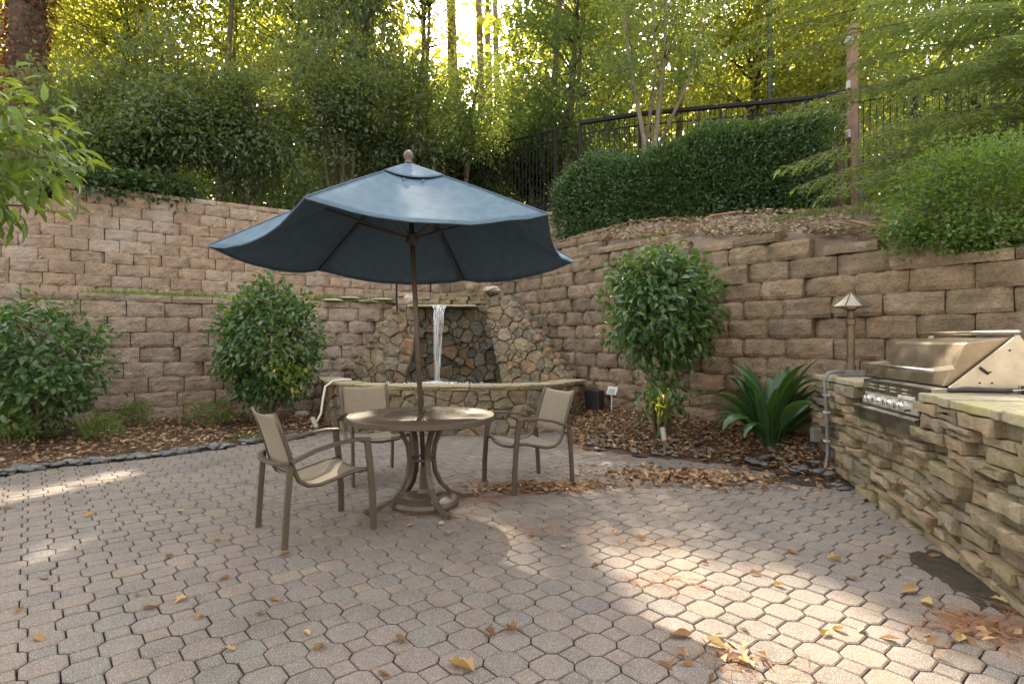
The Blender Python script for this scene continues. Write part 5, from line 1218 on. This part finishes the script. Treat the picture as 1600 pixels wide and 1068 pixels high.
# --- leaf litter
def litter(name, label, pts, z, mat, Lr, Wr, tilt=.45, parent=None):
    n = len(pts); P = np.array([(p[0], p[1], z_) for p, z_ in zip(pts, z)]); a = RNG.uniform(0, 6.283, n); A = np.stack([np.cos(a), np.sin(a), RNG.normal(0, tilt*.5, n)], 1); Nn = np.stack([RNG.normal(0, tilt, n), RNG.normal(0, tilt, n), np.ones(n)], 1)
    o = link_mesh(name, leaf_mesh(name, P, A, Nn, RNG.uniform(*Lr, n), RNG.uniform(*Wr, n), M[mat], .25)); return tag(o, label, 'leaf litter', kind='stuff')
def ruled_pts(A, B, n, lo=0, hi=1, u0=0, u1=1):
    out = []
    for k in range(n):
        u = random.uniform(u0, u1); v = random.uniform(lo, hi); a, _ = A.at(u*A.L); b, _ = B.at(u*B.L); q = a.lerp(b, v); out.append((q.x, q.y, v))
    return out
pl = ruled_pts(EL, WLB, 3400, .06, .98, .1, 1); litter('leaf_litter', 'dry brown leaves covering the left bed', pl, [.012+.13*p[2]+random.uniform(0, .02) for p in pl], 'litter', (.035, .09), (.02, .05))
pl = ruled_pts(ER, WRB, 4200, .05, .98); litter('leaf_litter', 'dry brown leaves covering the bed under the right camellia', pl, [.012+.28*p[2]+random.uniform(0, .02) for p in pl], 'litter', (.035, .085), (.02, .045))
pl = []
for k in range(7000):
    s_ = random.uniform(.1, .8)*W_RIGHT.L; p, t = W_RIGHT.at(s_); n_ = Vector((t.y, -t.x)); n_ = -n_ if n_.x < 0 else n_; d = .24+3.9*random.random()**2.0; pl.append((p.x+n_.x*d, p.y+n_.y*d))
litter('leaf_litter', 'dry leaves strewn over the mulched slope below the hedge', pl, [slope_fn_z for slope_fn_z in [hill_z(*p)+.02 for p in pl]], 'palelitter', (.05, .11), (.03, .06))
def pile(cx, cy, rx, ry, n, ang=0):
    out = []
    for k in range(n):
        a, b = random.gauss(0, .42), random.gauss(0, .42); out.append((cx+a*rx*math.cos(ang)-b*ry*math.sin(ang), cy+a*rx*math.sin(ang)+b*ry*math.cos(ang)))
    return out
q = G(1090, 748); pl = pile(q.x, q.y, 1.0, .42, 700, -.15); litter('leaf_pile', 'loose heap of dry brown leaves on the paving near the right bed', pl, [.006+random.uniform(0, .03) for _ in pl], 'litter', (.05, .10), (.03, .055), .6)
q = G(855, 762); pl = pile(q.x, q.y, .8, .24, 420, .12); litter('leaf_pile', 'drift of leaves and pine straw under the chair by the fountain', pl, [.006+random.uniform(0, .02) for _ in pl], 'litter', (.04, .09), (.02, .045), .5)
ndl = []
for (px, py, rx, ry, n) in ((850, 762, .9, .3, 420), (745, 778, .5, .2, 160), (870, 833, .5, .2, 90), (1010, 850, .6, .2, 60), (1050, 915, .35, .2, 70), (1590, 985, .5, .25, 330), (1500, 975, .3, .15, 90), (960, 700, 1.0, .3, 500), (640, 805, .4, .14, 80), (1150, 1040, .35, .15, 60)):
    q = G(px, py); ndl += pile(q.x, q.y, rx, ry, n)
litter('pine_straw', 'thin rust-coloured pine needles scattered in drifts on the paving', ndl, [.004+random.uniform(0, .012) for _ in ndl], 'needle', (.10, .2), (.003, .005), .1)
q = G(1580, 1000); pl = pile(q.x, q.y, .55, .25, 34); q = G(1130, 1030); pl += pile(q.x, q.y, .35, .14, 26, .5); litter('leaf_pile', 'curled dry leaves gathered on the paving by the counter foot', pl, [.006+random.uniform(0, .02) for _ in pl], 'litter', (.04, .09), (.02, .042), .8)
# single fallen leaves
def leaf_piece(seed):
    r_ = random.Random(seed); m = 14; lob = seed % 2; V = []; cu = r_.uniform(.3, 1.5); cl = r_.uniform(.3, 1.3); nf = vnoise(seed)
    for i in range(m+1):
        t = i/m; wv = max(.004, math.sin(math.pi*t**.8)*(.24 if not lob else .30*(.82+.18*math.cos(6.28*3.2*t+1))))
        x = t-.5; zc = cu*.3*x*x+.03*nf(t*3, 0); tw = .35*math.sin(t*4+seed)
        for sg in (-1, -.5, 0, .5, 1): V.append((x+(.07*abs(sg) if lob else 0), sg*wv, max(0, zc+abs(sg)**1.5*wv*cl+sg*wv*tw+.02*nf(t*5, sg*2+7))))
    mb = MB(); mb.add(V, [(5*i+j, 5*i+j+1, 5*i+j+6, 5*i+j+5) for i in range(m) for j in range(4)])
    mb.tube([(-.5, 0, cu*.07), (-.6, .01, cu*.08), (-.72, .03, cu*.1)], .007, 4)
    return mb.mesh('fallen_leaf', M['dryleaf'], True)
lv = [leaf_piece(300+k) for k in range(8)]; rl = random.Random(99)
spots = [(500, 1012, .11), (625, 1001, .11), (722, 1045, .2), (800, 985, .14), (765, 990, .11), (285, 938, .11), (312, 965, .1), (430, 938, .1), (445, 868, .11), (122, 770, .08), (283, 800, .09), (140, 806, .12), (170, 755, .1), (350, 905, .09), (265, 870, .1), (1062, 995, .17), (1120, 1010, .14), (1160, 1035, .14), (1290, 992, .1), (1310, 985, .09), (1305, 875, .13), (1235, 862, .09), (1180, 897, .09), (1330, 905, .1), (1420, 925, .16), (1450, 945, .14), (1255, 780, .1), (1240, 865, .09), (960, 832, .1), (1000, 842, .1), (830, 838, .1), (700, 835, .12), (690, 820, .09), (640, 822, .09), (1130, 745, .12), (12, 795, .12), (70, 905, .09), (30, 955, .09), (600, 735, .09), (755, 768, .09), (1385, 870, .1), (1460, 870, .12), (1560, 940, .13), (1500, 1000, .12), (1345, 985, .09), (235, 950, .1), (600, 1055, .09), (480, 990, .08), (405, 960, .08), (215, 930, .08), (340, 845, .09), (180, 830, .08), (60, 1000, .1), (360, 1015, .08), (880, 855, .09), (930, 885, .08), (1100, 880, .08), (1215, 915, .1)]
for px, py, sz in spots:
    q = G(px, py); tag(link_mesh('fallen_leaf', rl.choice(lv), None, (q.x, q.y, .006), (rl.gauss(0, .15), rl.gauss(0, .15), rl.uniform(0, 6.3)), (sz*.66, sz*.66, sz*.66)), 'single dry fallen leaf lying on the octagonal paving', 'leaf', 'single fallen leaves on the paving')
